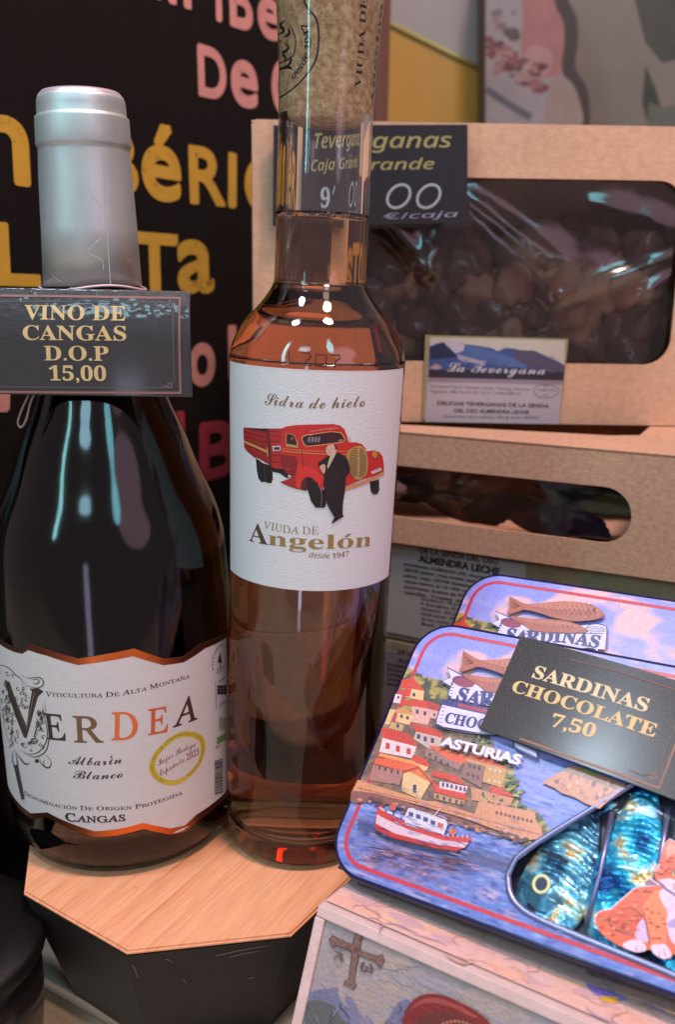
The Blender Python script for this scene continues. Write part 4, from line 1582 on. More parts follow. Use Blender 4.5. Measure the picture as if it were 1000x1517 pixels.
# wrapped sweets inside the slotted box
WR = [mat('violet_foil', lin((80, 52, 84)), rough=.3, metal=.6, bump=.8, bscale=120), mat('green_gold_foil', lin((150, 140, 70)), rough=.28, metal=.8, bump=.8, bscale=120), mat('dark_teal_foil', lin((46, 62, 66)), rough=.3, metal=.6, bump=.8, bscale=100), M['choc']]
bmc = bmesh.new()
bmesh.ops.create_icosphere(bmc, subdivisions=4, radius=1)
for v_ in bmc.verts:
    p = v_.co.copy()
    v_.co = Vector((p.x * 1.9, p.y * .8, p.z * .62)) * (1 + .14 * noise.noise(p * 3))
wme = bpy.data.meshes.new('wrapped_chocolate')
bmc.to_mesh(wme)
bmc.free()
for p in wme.polygons:
    p.use_smooth = True
wds = [(905, 760, .009, 1, 'green gold foil wrapped sweet at the right end of the slot'), (865, 735, .010, 2, None), (830, 780, .011, 0, 'violet foil wrapped sweet low in the slot window'), (790, 735, .012, 2, None), (740, 755, .012, 2, None), (700, 725, .012, 3, None), (660, 755, .013, 3, None), (610, 730, .013, 3, None), (770, 775, .011, 0, None)]
for px, py, r, k, lb in wds:
    p = F2 @ Vector((*B2p.P(px, py), -.018))
    me = wme.copy()
    me.materials.append(WR[k])
    o = bpy.data.objects.new('wrapped_chocolate', me)
    COL.objects.link(o)
    o.location = p
    rnd = random.Random(px)
    o.rotation_euler = (rnd.uniform(-.4, .4), rnd.uniform(-.3, .5), rnd.uniform(-.9, .3))
    o.scale = (r, r, r)
    tag(o, lb or 'dark wrapped sweet in the slotted box, %s' % {865: 'just left of the green gold one', 790: 'upper one in the middle of the slot', 740: 'in the middle of the slot', 700: 'upper one left of the middle', 660: 'second from the bottle', 610: 'nearest the cider bottle', 770: 'low in the middle of the slot'}[px], 'sweet', 'wrapped sweets in the slotted box')

# box with ingredients sticker, and one more underneath
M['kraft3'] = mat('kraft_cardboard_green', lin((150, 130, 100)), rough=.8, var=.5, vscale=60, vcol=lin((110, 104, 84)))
F3 = frame(F2 @ Vector((0, zb - .0006, -.004)), U2, Vector((0, 0, 1)))
B3p = Flat(F3)
h3 = B3p.P(610, 952)[1]
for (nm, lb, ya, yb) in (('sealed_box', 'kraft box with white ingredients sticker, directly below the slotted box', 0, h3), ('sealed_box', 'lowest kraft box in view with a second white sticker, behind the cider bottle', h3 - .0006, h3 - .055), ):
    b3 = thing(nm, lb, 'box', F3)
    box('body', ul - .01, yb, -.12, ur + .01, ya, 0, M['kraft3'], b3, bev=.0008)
    if ya == 0:
        s3 = plate('sticker', B3p.uv([(571, 935), (775, 975), (780, 836), (574, 803)]), [], .0002, .0005, mat('grey_paper', lin((158, 150, 146)), rough=.6), b3)
        a = Art(B3p, .0006, gain=.8)
        K = (44, 36, 42)
        z = lambda p: Z(560, 790, 6.25, p)
        a.text('DELICIAS TEVERGANAS', z([(380, 60), (1350, 190)]), 6, K, off=.02)
        a.text('DE LA SENDA DEL OSO', z([(385, 178), (800, 238), (1120, 285)]), 8, K, off=.03)
        a.text('ALMENDRA LECHE', z([(385, 260), (800, 330), (1130, 385)]), 10, K, off=.05)
        rows = ['Ingredientes: ALMENDRA 35%, chocolate con', 'LECHE (azúcar, grasa vegetal, pasta de cacao,', 'palma, soja), LECHE desnatada en polvo,', 'cacao magro al 15-18% como mínimo,', 'emulgente: lecitina de SOJA, aroma de', 'vainilla. Trazas de FRUTOS']
        for k, r in enumerate(rows):
            a.text(r, z([(245, 292 + k * 52), (1120, 440 + k * 50)]), 4.2, K, off=.03)
        rows = ['Cantidad por 100 g de', 'P. Energético 2210', 'Grasas: 35,2 g', 'Hidratos: 48 g', 'de los cuales 42 g', 'Sal: 0,2 g']
        for k, r in enumerate(rows):
            a.text(r, z([(400, 612 + k * 46), (780, 672 + k * 46)]), 4, K, off=.02)
        a.build('sticker_print', M['ink'], s3)
        # paler printed patch at the right of the box
    else:
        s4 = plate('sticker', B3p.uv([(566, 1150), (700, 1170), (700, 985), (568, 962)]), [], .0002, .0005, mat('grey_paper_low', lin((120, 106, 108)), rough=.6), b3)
        a = Art(B3p, .0006, gain=.8)
        z = lambda p: Z(560, 790, 6.25, p)
        a.text('DE LA SENDA', z([(190, 1110), (520, 1160)]), 6, (44, 36, 42), off=.03)
        a.text('ALMENDRA', z([(190, 1190), (520, 1240)]), 6, (44, 36, 42), off=.03)
        for k in range(5):
            a.text('Ingredientes ALMENDRA', z([(90, 1215 + k * 45), (500, 1290 + k * 45)]), 4, (44, 36, 42), off=.03)
        a.build('sticker_print', M['ink'], s4)

# ------------------------------------------------------------------ dark things at the left edge
M['gloss'] = mat('black_gloss', lin((30, 25, 25)), rough=.25, coat=.3)
dk = thing('dark_bottle', 'nearly black bottle at the left edge behind the wine bottle', 'bottle', Matrix.Translation((-.182, .37, ZS)))
lathe('glass', [(0, 0), (.034, 0), (.037, .003), (.038, .01), (.038, .17), (.034, .195), (.016, .23), (.014, .24), (.014, .29), (0, .29)], M['gloss'], dk, 64, close=False)
lathe('label', [(.0383, .06), (.0385, .062), (.0385, .12), (.0383, .122)], M['dark'], dk, 64, close=True)
rc = thing('round_tin', 'round black container cut off by the lower left corner', 'container', Matrix.Translation(hit(-105, 1545, Vector((0, 0, ZS)), Vector((0, 0, 1)))))
lathe('body', [(0, .001), (.036, .001), (.038, .003), (.039, .02), (.038, .034), (0, .034)], M['gloss'], rc, 96, close=False)
lathe('lid', [(0, .0342), (.039, .0342), (.0405, .036), (.0405, .040), (.039, .0415), (.03, .042), (0, .042)], M['dark'], rc, 96, close=False)

# ------------------------------------------------------------------ sardine tins
UT = Vector((.84038, -.54066, .03804)).normalized()
VT = Vector((.38518, .64514, .65987)).normalized()
OT = at(478, 1283, .285)
FT = frame(OT, UT, VT)
TL = Flat(FT)
WT, HT, RTN, THK = .150, .0882, .0125, .0105
G_LOC = None


def tin_frame2():
    # the tin behind: parallel; the tip of its printed fish tail shows at (755, 888), a little farther off
    tu, tv = TL.P(686, 969)
    z1 = (FT @ Vector((tu, tv, 0)) - EYE).dot(FW)
    p = at(755, 888, z1 / .905)
    return frame(p - UT * tu - VT * tv, UT, VT)


FT2 = tin_frame2()
M['tinside'] = mat('dark_blue_tin', lin((30, 32, 84)), rough=.3, metal=.4, coat=.4, var=.15, vscale=300)
M['tinrim'] = mat('pressed_tin_rim', lin((150, 150, 190)), rough=.3, metal=.7)
M['insert'] = mat('dark_purple_insert', lin((40, 38, 62)), rough=.4)

HOLE = curve(TL.uv([(764, 1272), (800, 1246), (870, 1203), (935, 1163), (1010, 1118)]), False, 4)
hx1 = TL.P(1010, 1118)[0] + .030
hb = TL.uv([(1010, 1449), (960, 1428), (900, 1404), (820, 1371), (778, 1350), (757, 1326), (753, 1296)])
htr = HOLE[-1]
HOLE = HOLE + [(htr[0] + .030, htr[1]), (hb[0][0] + .030, hb[0][1])] + curve(hb, False, 4)
OUTER = rrect(0, 0, WT, HT, RTN, 10)

# --- painting of the picture as coloured cells in the photo's own layout
zz3 = lambda p: Z(480, 900, 3.125, p)
zc6 = lambda p: Z(640, 1080, 5, p)
zc5 = lambda p: Z(540, 980, 6.25, p)


def inside(x, y, P):
    c = False
    n = len(P)
    for i in range(n):
        x1_, y1_ = P[i]
        x2_, y2_ = P[(i + 1) % n]
        if (y1_ > y) != (y2_ > y) and x < (x2_ - x1_) * (y - y1_) / (y2_ - y1_) + x1_:
            c = not c
    return c


LAND = [(470, 1140), (600, 985), (625, 1000), (660, 1010), (700, 1040), (735, 1110), (760, 1130), (772, 1190), (800, 1205), (830, 1250), (800, 1262), (700, 1225), (640, 1215), (560, 1190), (480, 1175)]


def paint(u, v):
    x, y = TL.px(u, v)
    n1 = noise.noise(Vector((u * 260, v * 260, 0)))
    n2 = noise.noise(Vector((u * 70, v * 90, 4)))
    n3 = noise.noise(Vector((u * 700, v * 700, 9)))
    hor = 1092 + (x - 700) * .20
    if x < 700:
        hor = 1092 - (700 - x) * .05
    shore = 1178 + (x - 540) * .30
    if inside(x, y, LAND):
        tree = (x > 596 and y < 1052) or (x > 735)
        if tree and n1 + n3 * .6 > .05:
            c = mixc((150, 140, 76), (196, 170, 92), n3 + .5)
        elif tree:
            c = mixc((72, 76, 58), (110, 104, 66), n1 + .5)
        else:
            c = mixc((112, 84, 72), (170, 132, 104), n1 * .8 + n3 * .6 + .4)
        return c
    if y < hor and not (y > shore - 20 and x < 820):
        base = mixc((140, 146, 240), (176, 172, 240), (y - 930) / 170)
        cl = n2 * 1.1 + noise.noise(Vector((u * 160, v * 260, 2))) * .5
        if y > 970:
            cl += .15
        c = mixc(base, (242, 190, 200), max(0, min(1, (cl - .02) * 2.6)))
        return mixc(c, (214, 214, 250), max(0, n1) * .3)
    w = noise.noise(Vector((u * 110 + n2 * .6, v * 900, 1)))
    w2 = noise.noise(Vector((u * 260, v * 1900, 6)))
    d = max(0, min(1, (y - hor) / 170))
    base = mixc((146, 150, 232), (106, 130, 214), d)
    c = mixc(base, (206, 176, 220), max(0, w - .08) * (1.0 + d))
    c = mixc(c, (62, 72, 150), max(0, -w2 - .16) * (1.0 + d))
    c = mixc(c, (150, 190, 236), max(0, w2 - .18) * 1.6)
    # red reflections below the boat
    bx_ = math.exp(-((x - 600) / 70) ** 2 - ((y - 1275 - (x - 600) * .25) / 26) ** 2)
    c = mixc(c, (96, 50, 66) if w > 0 else (190, 120, 140), bx_ * .75 * (1 if w2 > -.1 else .3))
    dk = math.exp(-((y - 1252 - (x - 640) * .28) / 12) ** 2) * (1 if 530 < x < 760 else .3)
    return mixc(c, (48, 44, 80), dk * .6)


def cells(hole):
    """grid of small cells over the lid, cut to outline and hole"""
    A_ = Art(TL, .00006, gain=1.1)
    st = .00058
    nx_, ny_ = int(WT / st), int(HT / st)
    verts = {}
    vv, ff = [], []

    def ins(u, v):
        du = max(RTN - u, 0, u - (WT - RTN))
        dv = max(RTN - v, 0, v - (HT - RTN))
        return du * du + dv * dv < (RTN - .0002) ** 2 if (du and dv) else (.0002 < u < WT - .0002 and .0002 < v < HT - .0002)
    umax = .118
    for j in range(ny_):
        for i in range(nx_):
            u, v = (i + .5) * st, (j + .5) * st
            if u > umax or not ins(u, v) or inside(u, v, hole):
                continue
            q = []
            for a_, b_ in ((0, 0), (1, 0), (1, 1), (0, 1)):
                k = (i + a_, j + b_)
                if k not in verts:
                    verts[k] = len(vv)
                    vv.append((k[0] * st, k[1] * st))
                q.append(verts[k])
            ff.append(tuple(q))
    A_.fs.append((vv, ff, None, A_.h))
    return A_, vv, ff


def cell_mesh(hole):
    A_, vv, ff = cells(hole)
    me = bpy.data.meshes.new('painted_scene')
    me.from_pydata([(a_, b_, .00006) for a_, b_ in vv], [], ff)
    ca = me.color_attributes.new('Col', 'FLOAT_COLOR', 'POINT')
    buf = []
    for a_, b_ in vv:
        buf += lin(paint(a_, b_), .90)
    ca.data.foreach_set('color', buf)
    me.update()
    return me


scene_me = cell_mesh(HOLE)
scene_me.materials.append(M['tinprint'])

tin = thing('sardine_tin', 'front sardine tin with red boat harbour picture and blue foil fish in its window', 'tin', FT, 'sardine chocolate tins')
plate('lid', OUTER, [HOLE], -.0006, 0, M['tinrim'], tin)
link('painted_scene', scene_me, None, tin.children[0])
tray = plate('tray', rrect(.0008, .0008, WT - .0008, HT - .0008, RTN - .0008, 10), [], -THK, -.0062, M['tinside'], tin)
ring = [(p[0], p[1], -.0034) for p in rrect(-.0001, -.0001, WT + .0001, HT + .0001, RTN, 10)]
bmr = bmesh.new()
o1, o2, o3, o4 = (rrect(-d, -d, WT + d, HT + d, RTN + d, 10) for d in (.0002, .0005, .0005, -.0002))
zs_ = (.0001, -.0008, -.0058, -.0063)
i1 = rrect(.0006, .0006, WT - .0006, HT - .0006, RTN - .0006, 10)
loops = [[bmr.verts.new((p[0], p[1], z_)) for p in L] for L, z_ in zip((i1, o1, o2, o3, o4), (.0001, .00012) + zs_[1:])]
for A_, B_ in zip(loops, loops[1:]):
    for i in range(len(A_)):
        j = (i + 1) % len(A_)
        bmr.faces.new((A_[i], A_[j], B_[j], B_[i]))
bm_obj('lid_skirt', bmr, M['tinside'], tin, True)
box('insert', .002, .002, -.0061, WT - .002, HT - .002, -.0056, M['insert'], tin)
tube('window_rim', [(p[0], p[1], .0001) for p in HOLE], .0009, M['tinrim'], tin, closed=True)
plate('window_film', [(cx + 0, cyv) for cx, cyv in HOLE], [], -.0009, -.0008, M['tinfilm'], tin)

# printed border and picture elements
pr = Art(TL, .00012, gain=.94)
pr.line(rrect(.0036, .0034, WT - .0036, HT - .0034, RTN - .0036, 10), .0012, (206, 52, 74), px=False, closed=True)
# pale outer edge along the top and the left
R_, R2_, R3_ = (214, 66, 48), (188, 62, 52), (228, 96, 60)
WL, YL2, ST, PKW = (232, 206, 212), (232, 190, 136), (150, 118, 108), (226, 168, 160)


def house(roof, wall, rc=R_, wc=WL, wins=(), win=(70, 60, 90), wr=(6, 9), y_=None):
    pr.poly(wall, wc)
    pr.poly(roof, rc)
    for x, y in wins:
        a_, b_ = wr
        pr.poly([(x, y), (x + a_, y + a_ * .22), (x + a_ - .5, y + a_ * .22 + b_), (x - .5, y + b_)], win)


# far houses up the hill
house(zc5([(350, 170), (450, 150), (560, 270), (330, 240)]), zc5([(410, 245), (555, 275), (545, 365), (380, 330)]), wc=YL2, wins=zc5([(450, 290)]), wr=(4, 5))
house(zc5([(310, 270), (440, 250), (420, 330), (300, 300)]), zc5([(290, 300), (350, 310), (330, 390), (265, 380)]), wins=zc5([(308, 318)]), wr=(3, 4))
house(zc5([(450, 360), (560, 360), (640, 445), (350, 400), (360, 360)]), zc5([(450, 400), (630, 450), (590, 590), (430, 560)]), wc=PKW, wins=zc5([(480, 445), (550, 460)]), wr=(4, 6))
house(zc5([(570, 360), (690, 400), (720, 470), (600, 440)]), zc5([(610, 450), (710, 460), (690, 540), (600, 520)]), rc=R2_, wc=PKW, wins=zc5([(640, 480)]), wr=(3, 4))
house(zc5([(330, 430), (390, 440), (470, 500), (240, 470)]), zc5([(310, 470), (460, 495), (420, 590), (290, 560)]), rc=(206, 150, 90), wc=YL2, wins=zc5([(335, 490), (390, 505)]), wr=(4, 5))
house(zc5([(240, 440), (290, 450), (230, 590), (190, 580)]), zc5([(250, 560), (370, 590), (350, 650), (230, 620)]), rc=YL2, wc=(196, 164, 120), wins=zc5([(300, 580)]), wr=(4, 5))
house(zc5([(430, 570), (700, 640), (740, 715), (480, 650)]), zc5([(480, 650), (720, 710), (700, 790), (600, 810), (460, 720)]), wc=(206, 176, 170), wins=zc5([(490, 672), (552, 694), (618, 708)]), wr=(5, 7))
house(zc5([(160, 620), (250, 620), (420, 680), (500, 790), (170, 710)]), zc5([(170, 710), (485, 790), (450, 900), (140, 840)]), wins=zc5([(200, 752), (295, 778), (395, 802)]), win=(196, 60, 56), wr=(6, 9))
for k in range(9):
    pr.line(zc5([(190 + k * 28, 630 + k * 5), (205 + k * 32, 715 + k * 9)]), .00014, (168, 40, 40))
    pr.line(zc5([(470 + k * 26, 590 + k * 7), (500 + k * 26, 650 + k * 7)]), .00012, (186, 60, 40))
house(zc5([(590, 780), (660, 785), (960, 880), (930, 950), (800, 920)]), zc5([(590, 800), (920, 940), (880, 1010), (560, 880)]), rc=R3_, wc=(160, 116, 106), wins=zc5([(600, 850), (655, 880), (705, 908), (765, 935)]), wr=(3.5, 5))
house(zc5([(450, 870), (560, 900), (620, 980), (430, 930)]), zc5([(430, 930), (600, 980), (570, 1020), (420, 970)]), wc=YL2)
pr.poly(zc5([(150, 850), (480, 930), (470, 960), (130, 880)]), (232, 150, 86))
# second row
zz = lambda p: Z(640, 1080, 5, p)
house(zz3([(240, 700), (300, 700), (450, 735), (370, 760), (235, 725)]), zz3([(230, 730), (370, 760), (350, 825), (210, 800)]), rc=R3_, wc=(176, 120, 112), wins=zz3([(255, 735), (282, 742), (312, 750), (340, 756)]), wr=(3, 5))
house(zz3([(365, 745), (440, 735), (505, 800), (500, 815)]), zz3([(440, 745), (495, 812), (450, 890), (360, 850), (370, 770)]), rc=(226, 120, 70), wc=YL2, wins=zz3([(415, 820)]), wr=(5, 12))
pr.poly(zz3([(365, 758), (440, 737), (502, 806), (498, 818), (440, 748), (372, 770)]), R2_)
house(zz([(0, 310), (180, 350), (270, 430), (120, 380), (10, 350)]), zz([(60, 390), (270, 430), (250, 480), (60, 440)]), wins=zz([(78, 398), (110, 404), (142, 412), (176, 420), (208, 428), (238, 434)]), wr=(3.5, 6))
house(zz([(0, 370), (60, 440), (250, 480), (265, 535), (20, 470)]), zz([(20, 475), (250, 535), (230, 570), (20, 520)]), wc=(190, 150, 110), wins=zz([(38, 488), (85, 500), (130, 512), (178, 526), (215, 536)]), win=(90, 50, 50), wr=(3.5, 6))
house(zz([(280, 200), (400, 215), (580, 300), (430, 270), (270, 225)]), zz([(260, 215), (560, 300), (520, 440), (240, 350)]), wc=(206, 152, 92), rc=R3_, wins=zz([(430, 290), (465, 298), (500, 306), (420, 370), (460, 378), (495, 386)]), win=(214, 190, 170), wr=(3.5, 4))
pr.poly(zz([(250, 240), (400, 280), (370, 440), (220, 360)]), (150, 104, 96))
for x, y in zz([(275, 262), (310, 270), (345, 280), (262, 325), (300, 335), (335, 345)]):
    pr.poly([(x, y), (x + 4, y + 1), (x + 4, y + 6), (x, y + 5)], (90, 60, 84))
house(zz([(420, 430), (540, 440), (620, 510), (450, 480)]), zz([(290, 430), (450, 480), (610, 515), (580, 590), (300, 530)]), wc=(208, 140, 106), wins=zz([(375, 470), (455, 490)]), wr=(3.5, 6))
rnd = random.Random(12)
for k in range(64):
    cx_, cy_ = rnd.choice([(375, 525), (450, 545), (540, 560), (620, 590), (560, 430), (600, 380), (640, 490), (330, 70), (390, 110)])
    x, y = zz([(cx_ + rnd.uniform(-42, 42), cy_ + rnd.uniform(-30, 34))])[0]
    pr.ell(x, y, rnd.uniform(1.6, 3.6), rnd.uniform(1.4, 3), rnd.choice([(150, 156, 70), (104, 116, 60), (72, 88, 56), (188, 176, 84), (60, 74, 60)]), n=7)
# quay wall and rocks
pr.poly(zz3([(160, 800), (250, 830), (480, 900), (520, 900), (700, 960), (720, 900), (980, 950), (985, 985), (1010, 1030), (1020, 1075), (940, 1080), (820, 1040), (640, 975), (450, 920), (300, 880), (150, 870), (135, 850)]), (216, 146, 108))
pr.poly(zz3([(130, 850), (250, 865), (460, 930), (650, 985), (820, 1050), (950, 1085), (900, 1085), (770, 1050), (620, 1010), (430, 960), (260, 900), (150, 910), (125, 900)]), (142, 88, 84))
for k in range(22):
    x = 175 + k * 37
    y = 835 + (x - 175) * .245
    pr.line(zz3([(x, y), (x - 3, y + 34)]), .00016, (176, 104, 80))
pr.line(zz3([(160, 838), (480, 915), (700, 975), (1005, 1055)]), .00022, (182, 110, 84))
for k in range(60):
    x = rnd.uniform(150, 960)
    y = 862 + (x - 150) * .262 + rnd.uniform(0, 34)
    px_, py_ = zz3([(x, y)])[0]
    pr.ell(px_, py_, rnd.uniform(2.5, 6), rnd.uniform(1.8, 3.4), rnd.choice([(176, 112, 96), (112, 70, 74), (204, 136, 104), (136, 84, 80), (96, 62, 74)]), rot=15, n=7)
for k in range(9):
    x, y = zz([(480 + k * 32, 615 + k * 8)])[0]
    pr.poly([(x, y), (x + 3, y + .6), (x + 3, y + 4), (x, y + 3.4)], (110, 56, 50))
# headland on the right
hd = Z(780, 930, 4.545, [(110, 1050), (180, 1010), (300, 940), (380, 950), (700, 1080), (640, 1110), (560, 1170), (500, 1227), (400, 1190), (330, 1150), (240, 1120), (200, 1090)])
pr.poly(hd, (206, 138, 106))
for k in range(46):
    x, y = Z(780, 930, 4.545, [(rnd.uniform(180, 660), rnd.uniform(960, 1190))])[0]
    if inside(x, y, hd) and inside(x + 4, y + 4, hd):
        pr.poly([(x, y), (x + rnd.uniform(3, 10), y - 3), (x + rnd.uniform(3, 9), y + 3), (x + 1, y + rnd.uniform(3, 8))], rnd.choice([(156, 94, 84), (228, 164, 124), (130, 78, 80), (186, 118, 90)]))
pr.poly(Z(780, 930, 4.545, [(330, 945), (380, 950), (500, 1000), (470, 1010), (380, 975)]), (150, 150, 80))
# boat
pr.poly(zz3([(255, 925), (275, 925), (290, 955), (400, 1010), (560, 1062), (690, 1068), (660, 1115), (620, 1132), (520, 1118), (330, 1070), (245, 1040), (242, 980)]), (206, 56, 50))
pr.poly(zz3([(250, 962), (290, 985), (400, 1035), (560, 1085), (675, 1095), (655, 1118), (520, 1100), (330, 1050), (246, 1005)]), (226, 190, 206))
pr.poly(zz3([(246, 1008), (330, 1055), (520, 1104), (650, 1120), (618, 1134), (520, 1120), (330, 1074), (244, 1040)]), (190, 40, 44))
for k in range(6):
    x, y = zz3([(262 + k * 36, 930 + k * 15)])[0]
    pr.poly([(x, y), (x + 8, y + 3), (x + 8, y + 6.5), (x, y + 3.5)], (232, 208, 216))
pr.poly(zz3([(395, 935), (420, 935), (570, 990), (578, 1010), (560, 1058), (380, 1000), (378, 975)]), (222, 210, 228))
for x, y in zz3([(398, 950), (432, 960), (466, 973), (500, 988)]):
    pr.poly([(x, y), (x + 7, y + 2.4), (x + 6.4, y + 9), (x - .4, y + 6.8)], (70, 76, 130))
pr.poly(zz3([(532, 1000), (560, 1008), (556, 1030), (530, 1022)]), (200, 96, 70))
pr.line(zz3([(512, 975), (545, 935)]), .0003, (224, 210, 226))
pr.line(zz3([(545, 970), (575, 985)]), .0002, (224, 210, 226))
pr.ell(*zz3([(325, 928)])[0], 5, 6, (200, 96, 60))
pr.ell(*zz3([(602, 1044)])[0], 5.5, 5, (222, 110, 50))
pr.line(zz3([(610, 1000), (606, 1050)]), .0002, (60, 50, 60))
for k in range(6):
    pr.line(zz3([(560 + k * 22, 1050 + k * 2), (558 + k * 22, 1064 + k * 2)]), .0003, (232, 206, 216))
pr.line(zz3([(245, 1040), (330, 1082), (520, 1128), (625, 1142)]), .0006, (44, 30, 54))
for k in range(42):
    x = rnd.uniform(200, 640)
    y = 1100 + (x - 200) * .16 + abs(rnd.gauss(0, 26))
    pr.line(zz3([(x, y), (x + rnd.uniform(14, 46), y + rnd.uniform(4, 10)), (x + rnd.uniform(50, 90), y + 14)]), rnd.uniform(.0002, .0005), rnd.choice([(60, 36, 64), (120, 60, 76), (180, 130, 150), (50, 60, 120), (104, 44, 54)]), taper=True)
for k in range(150):
    u, v_ = rnd.uniform(.008, .075), rnd.uniform(.004, .03)
    if inside(u, v_, HOLE) or inside(u + .004, v_, HOLE):
        continue
    L = rnd.uniform(.0015, .005)
    pr.line([(u, v_), (u + L / 2, v_ + rnd.uniform(-.0003, .0003)), (u + L, v_)], rnd.uniform(.00014, .0003), rnd.choice([(120, 160, 226), (190, 190, 236), (60, 74, 150), (214, 170, 206), (90, 120, 200), (50, 60, 130)]), px=False, taper=True)

# fish and can badge (from the second tin, same layout): px of tin 2 -> local
T2 = Flat(FT2)
q4 = lambda p: T2.uv(Z(680, 830, 3.125, p))


def fish(pts, c1, c2):
    P = q4(pts)
    us = [p[0] for p in P]
    vs_ = [p[1] for p in P]
    v0, v1 = min(vs_), max(vs_)
    pr.poly([(p[0] + .0003, p[1] - .0003) for p in P], (120, 60, 60), px=False)
    pr.poly(P, c1, px=False)


FB = (178, 100, 84)
top_f = curve([(240, 180), (262, 188), (310, 212), (360, 212), (440, 204), (520, 202), (600, 212), (650, 232), (677, 256), (660, 276), (600, 288), (520, 290), (440, 274), (380, 254), (310, 238), (280, 246), (228, 260), (240, 225)], True, 3)
bot_f = curve([(246, 270), (330, 280), (420, 284), (500, 292), (560, 310), (602, 336), (560, 346), (460, 344), (350, 336), (310, 312), (270, 292)], True, 3)
# can badge
NV = (62, 56, 124)
WH = (224, 214, 242)
# ribbon tail on the left, upper band, lower band as drawn on the front tin
pr.poly(zz3([(578, 288), (660, 335), (640, 400), (552, 352), (590, 338)]), WH)
pr.line(zz3([(660, 332), (578, 288), (592, 335), (550, 352), (598, 380)]), .00036, NV)
can_t = curve(zz3([(600, 360), (620, 336), (690, 345), (760, 372), (870, 392), (980, 400)]), False)
pr.poly(zz3([(600, 350), (640, 336), (700, 345), (900, 390), (1085, 370), (1085, 520), (1060, 500), (1000, 500), (800, 472), (590, 430), (578, 410)]), WH)
pr.ell(*zz3([(652, 354)])[0], 17, 8, (150, 56, 92), rot=14)
pr.line(curve(zz3([(600, 362), (620, 336), (660, 334), (700, 350)]), False), .0004, NV)
pr.line(zz3([(604, 352), (580, 410), (600, 440)]), .0004, NV)
pr.poly(zz3([(556, 432), (600, 440), (800, 480), (1000, 520), (1080, 520), (1080, 560), (980, 560), (780, 520), (550, 462)]), NV)
pr.poly(zz3([(620, 452), (800, 490), (1000, 530), (1070, 530), (1070, 552), (980, 550), (790, 508), (630, 470)]), (170, 56, 86))
pr.poly(zz3([(552, 460), (700, 494), (900, 536), (1080, 560), (1075, 640), (900, 620), (700, 586), (560, 562), (526, 546)]), WH)
pr.line(curve(zz3([(552, 460), (526, 545), (560, 566), (640, 584), (740, 596), (860, 612), (1060, 650)]), False), .0004, NV)
for k in range(5):
    pr.line(zz3([(540 + 3 * k, 540 - k * 17), (556 + 3 * k, 543 - k * 17)]), .0002, NV)
    pr.line(zz3([(584 + 2 * k, 420 - k * 14), (600 + 2 * k, 424 - k * 14)]), .0002, NV)
# right end of the can with its ridges (seen on the rear tin)
pr.poly(q4([(590, 345), (600, 318), (640, 306), (688, 318), (690, 345), (682, 425), (640, 420), (600, 400)]), WH, px=False)
pr.line(q4([(590, 330), (612, 310), (640, 306), (676, 312), (690, 330), (684, 424)]), .00034, NV, px=False, smooth=True)
for k in range(4):
    pr.line(q4([(596 + k * 4, 326 + k * 6), (640, 318 + k * 8), (682, 326 + k * 5)]), .0002, NV, px=False, smooth=True)
pr.poly(q4([(330, 352), (480, 352), (640, 352), (672, 350), (664, 424), (560, 410), (430, 392), (330, 372)]), WH, px=False)
pr.line(q4([(300, 352), (480, 350), (676, 350)]), .0003, NV, px=False)
S0, S1 = TL.uv(zz3([(612, 438), (700, 460)])), q4([(480, 390), (560, 402), (652, 418)])
pr.text('SARDINAS', S0 + S1, .0046, NV, 'serifB', px=False, off=.03)
pr.text('CHOCOLATE', zz3([(560, 540), (690, 566), (1000, 610)]), 15, NV, 'serifB', bend=True, off=.02)
for P_ in (top_f, bot_f):
    fish(P_, FB, FB)


def fcol(u, v):
    n = noise.noise(Vector((u * 900, v * 900, 0)))
    return mixc((150, 78, 66), (206, 128, 104), .5 + n * .8)


pr.poly(q4(curve([(330, 214), (440, 208), (540, 208), (630, 230), (660, 248), (560, 240), (420, 236)], True, 3)), (200, 122, 100), px=False)
pr.poly(q4(curve([(290, 282), (420, 290), (520, 302), (560, 320), (440, 312), (340, 300)], True, 3)), (194, 116, 96), px=False)
for k in range(12):
    for j in range(3):
        x = 372 + k * 22 + j * 9
        y = 222 + j * 17
        pr.line(q4([(x, y - 8), (x + 8, y), (x, y + 8)]), .00014, (136, 68, 58), px=False)
    if k < 9:
        pr.line(q4([(350 + k * 22, 296 + k * 2), (358 + k * 22, 306 + k * 2), (352 + k * 22, 322)]), .00014, (136, 68, 58), px=False)
pr.ell(*q4([(632, 240)])[0], .0006, .0006, (110, 54, 50), px=False)
pr.line(q4([(610, 222), (600, 250), (610, 278)]), .0002, (130, 64, 56), px=False)
for k in range(4):
    pr.line(q4([(240 + k * 3, 190 + k * 14), (290, 225)]), .00014, (130, 66, 58), px=False)
# ribbon tail of the can on the lower right, and the name of the land
pr.poly(zz3([(885, 635), (990, 680), (995, 705), (920, 670), (890, 655)]), WH)
pr.line(curve(zz3([(885, 632), (892, 655), (930, 680), (995, 708)]), False), .0004, NV)
pr.line(zz3([(995, 708), (990, 672)]), .0003, NV)
pr.text('ASTURIAS', Z(640, 1080, 5, [(82, 140), (280, 190), (500, 245), (665, 285)]), 13.5, (178, 150, 200), 'sans', off=.05, bend=True)
pr.text('ASTURIAS', Z(640, 1080, 5, [(78, 136), (276, 186), (496, 241), (661, 281)]), 13, (238, 230, 250), 'sans', off=.035, bend=True)
picture = pr.build('printed_picture', M['tinprint'], tin.children[0])

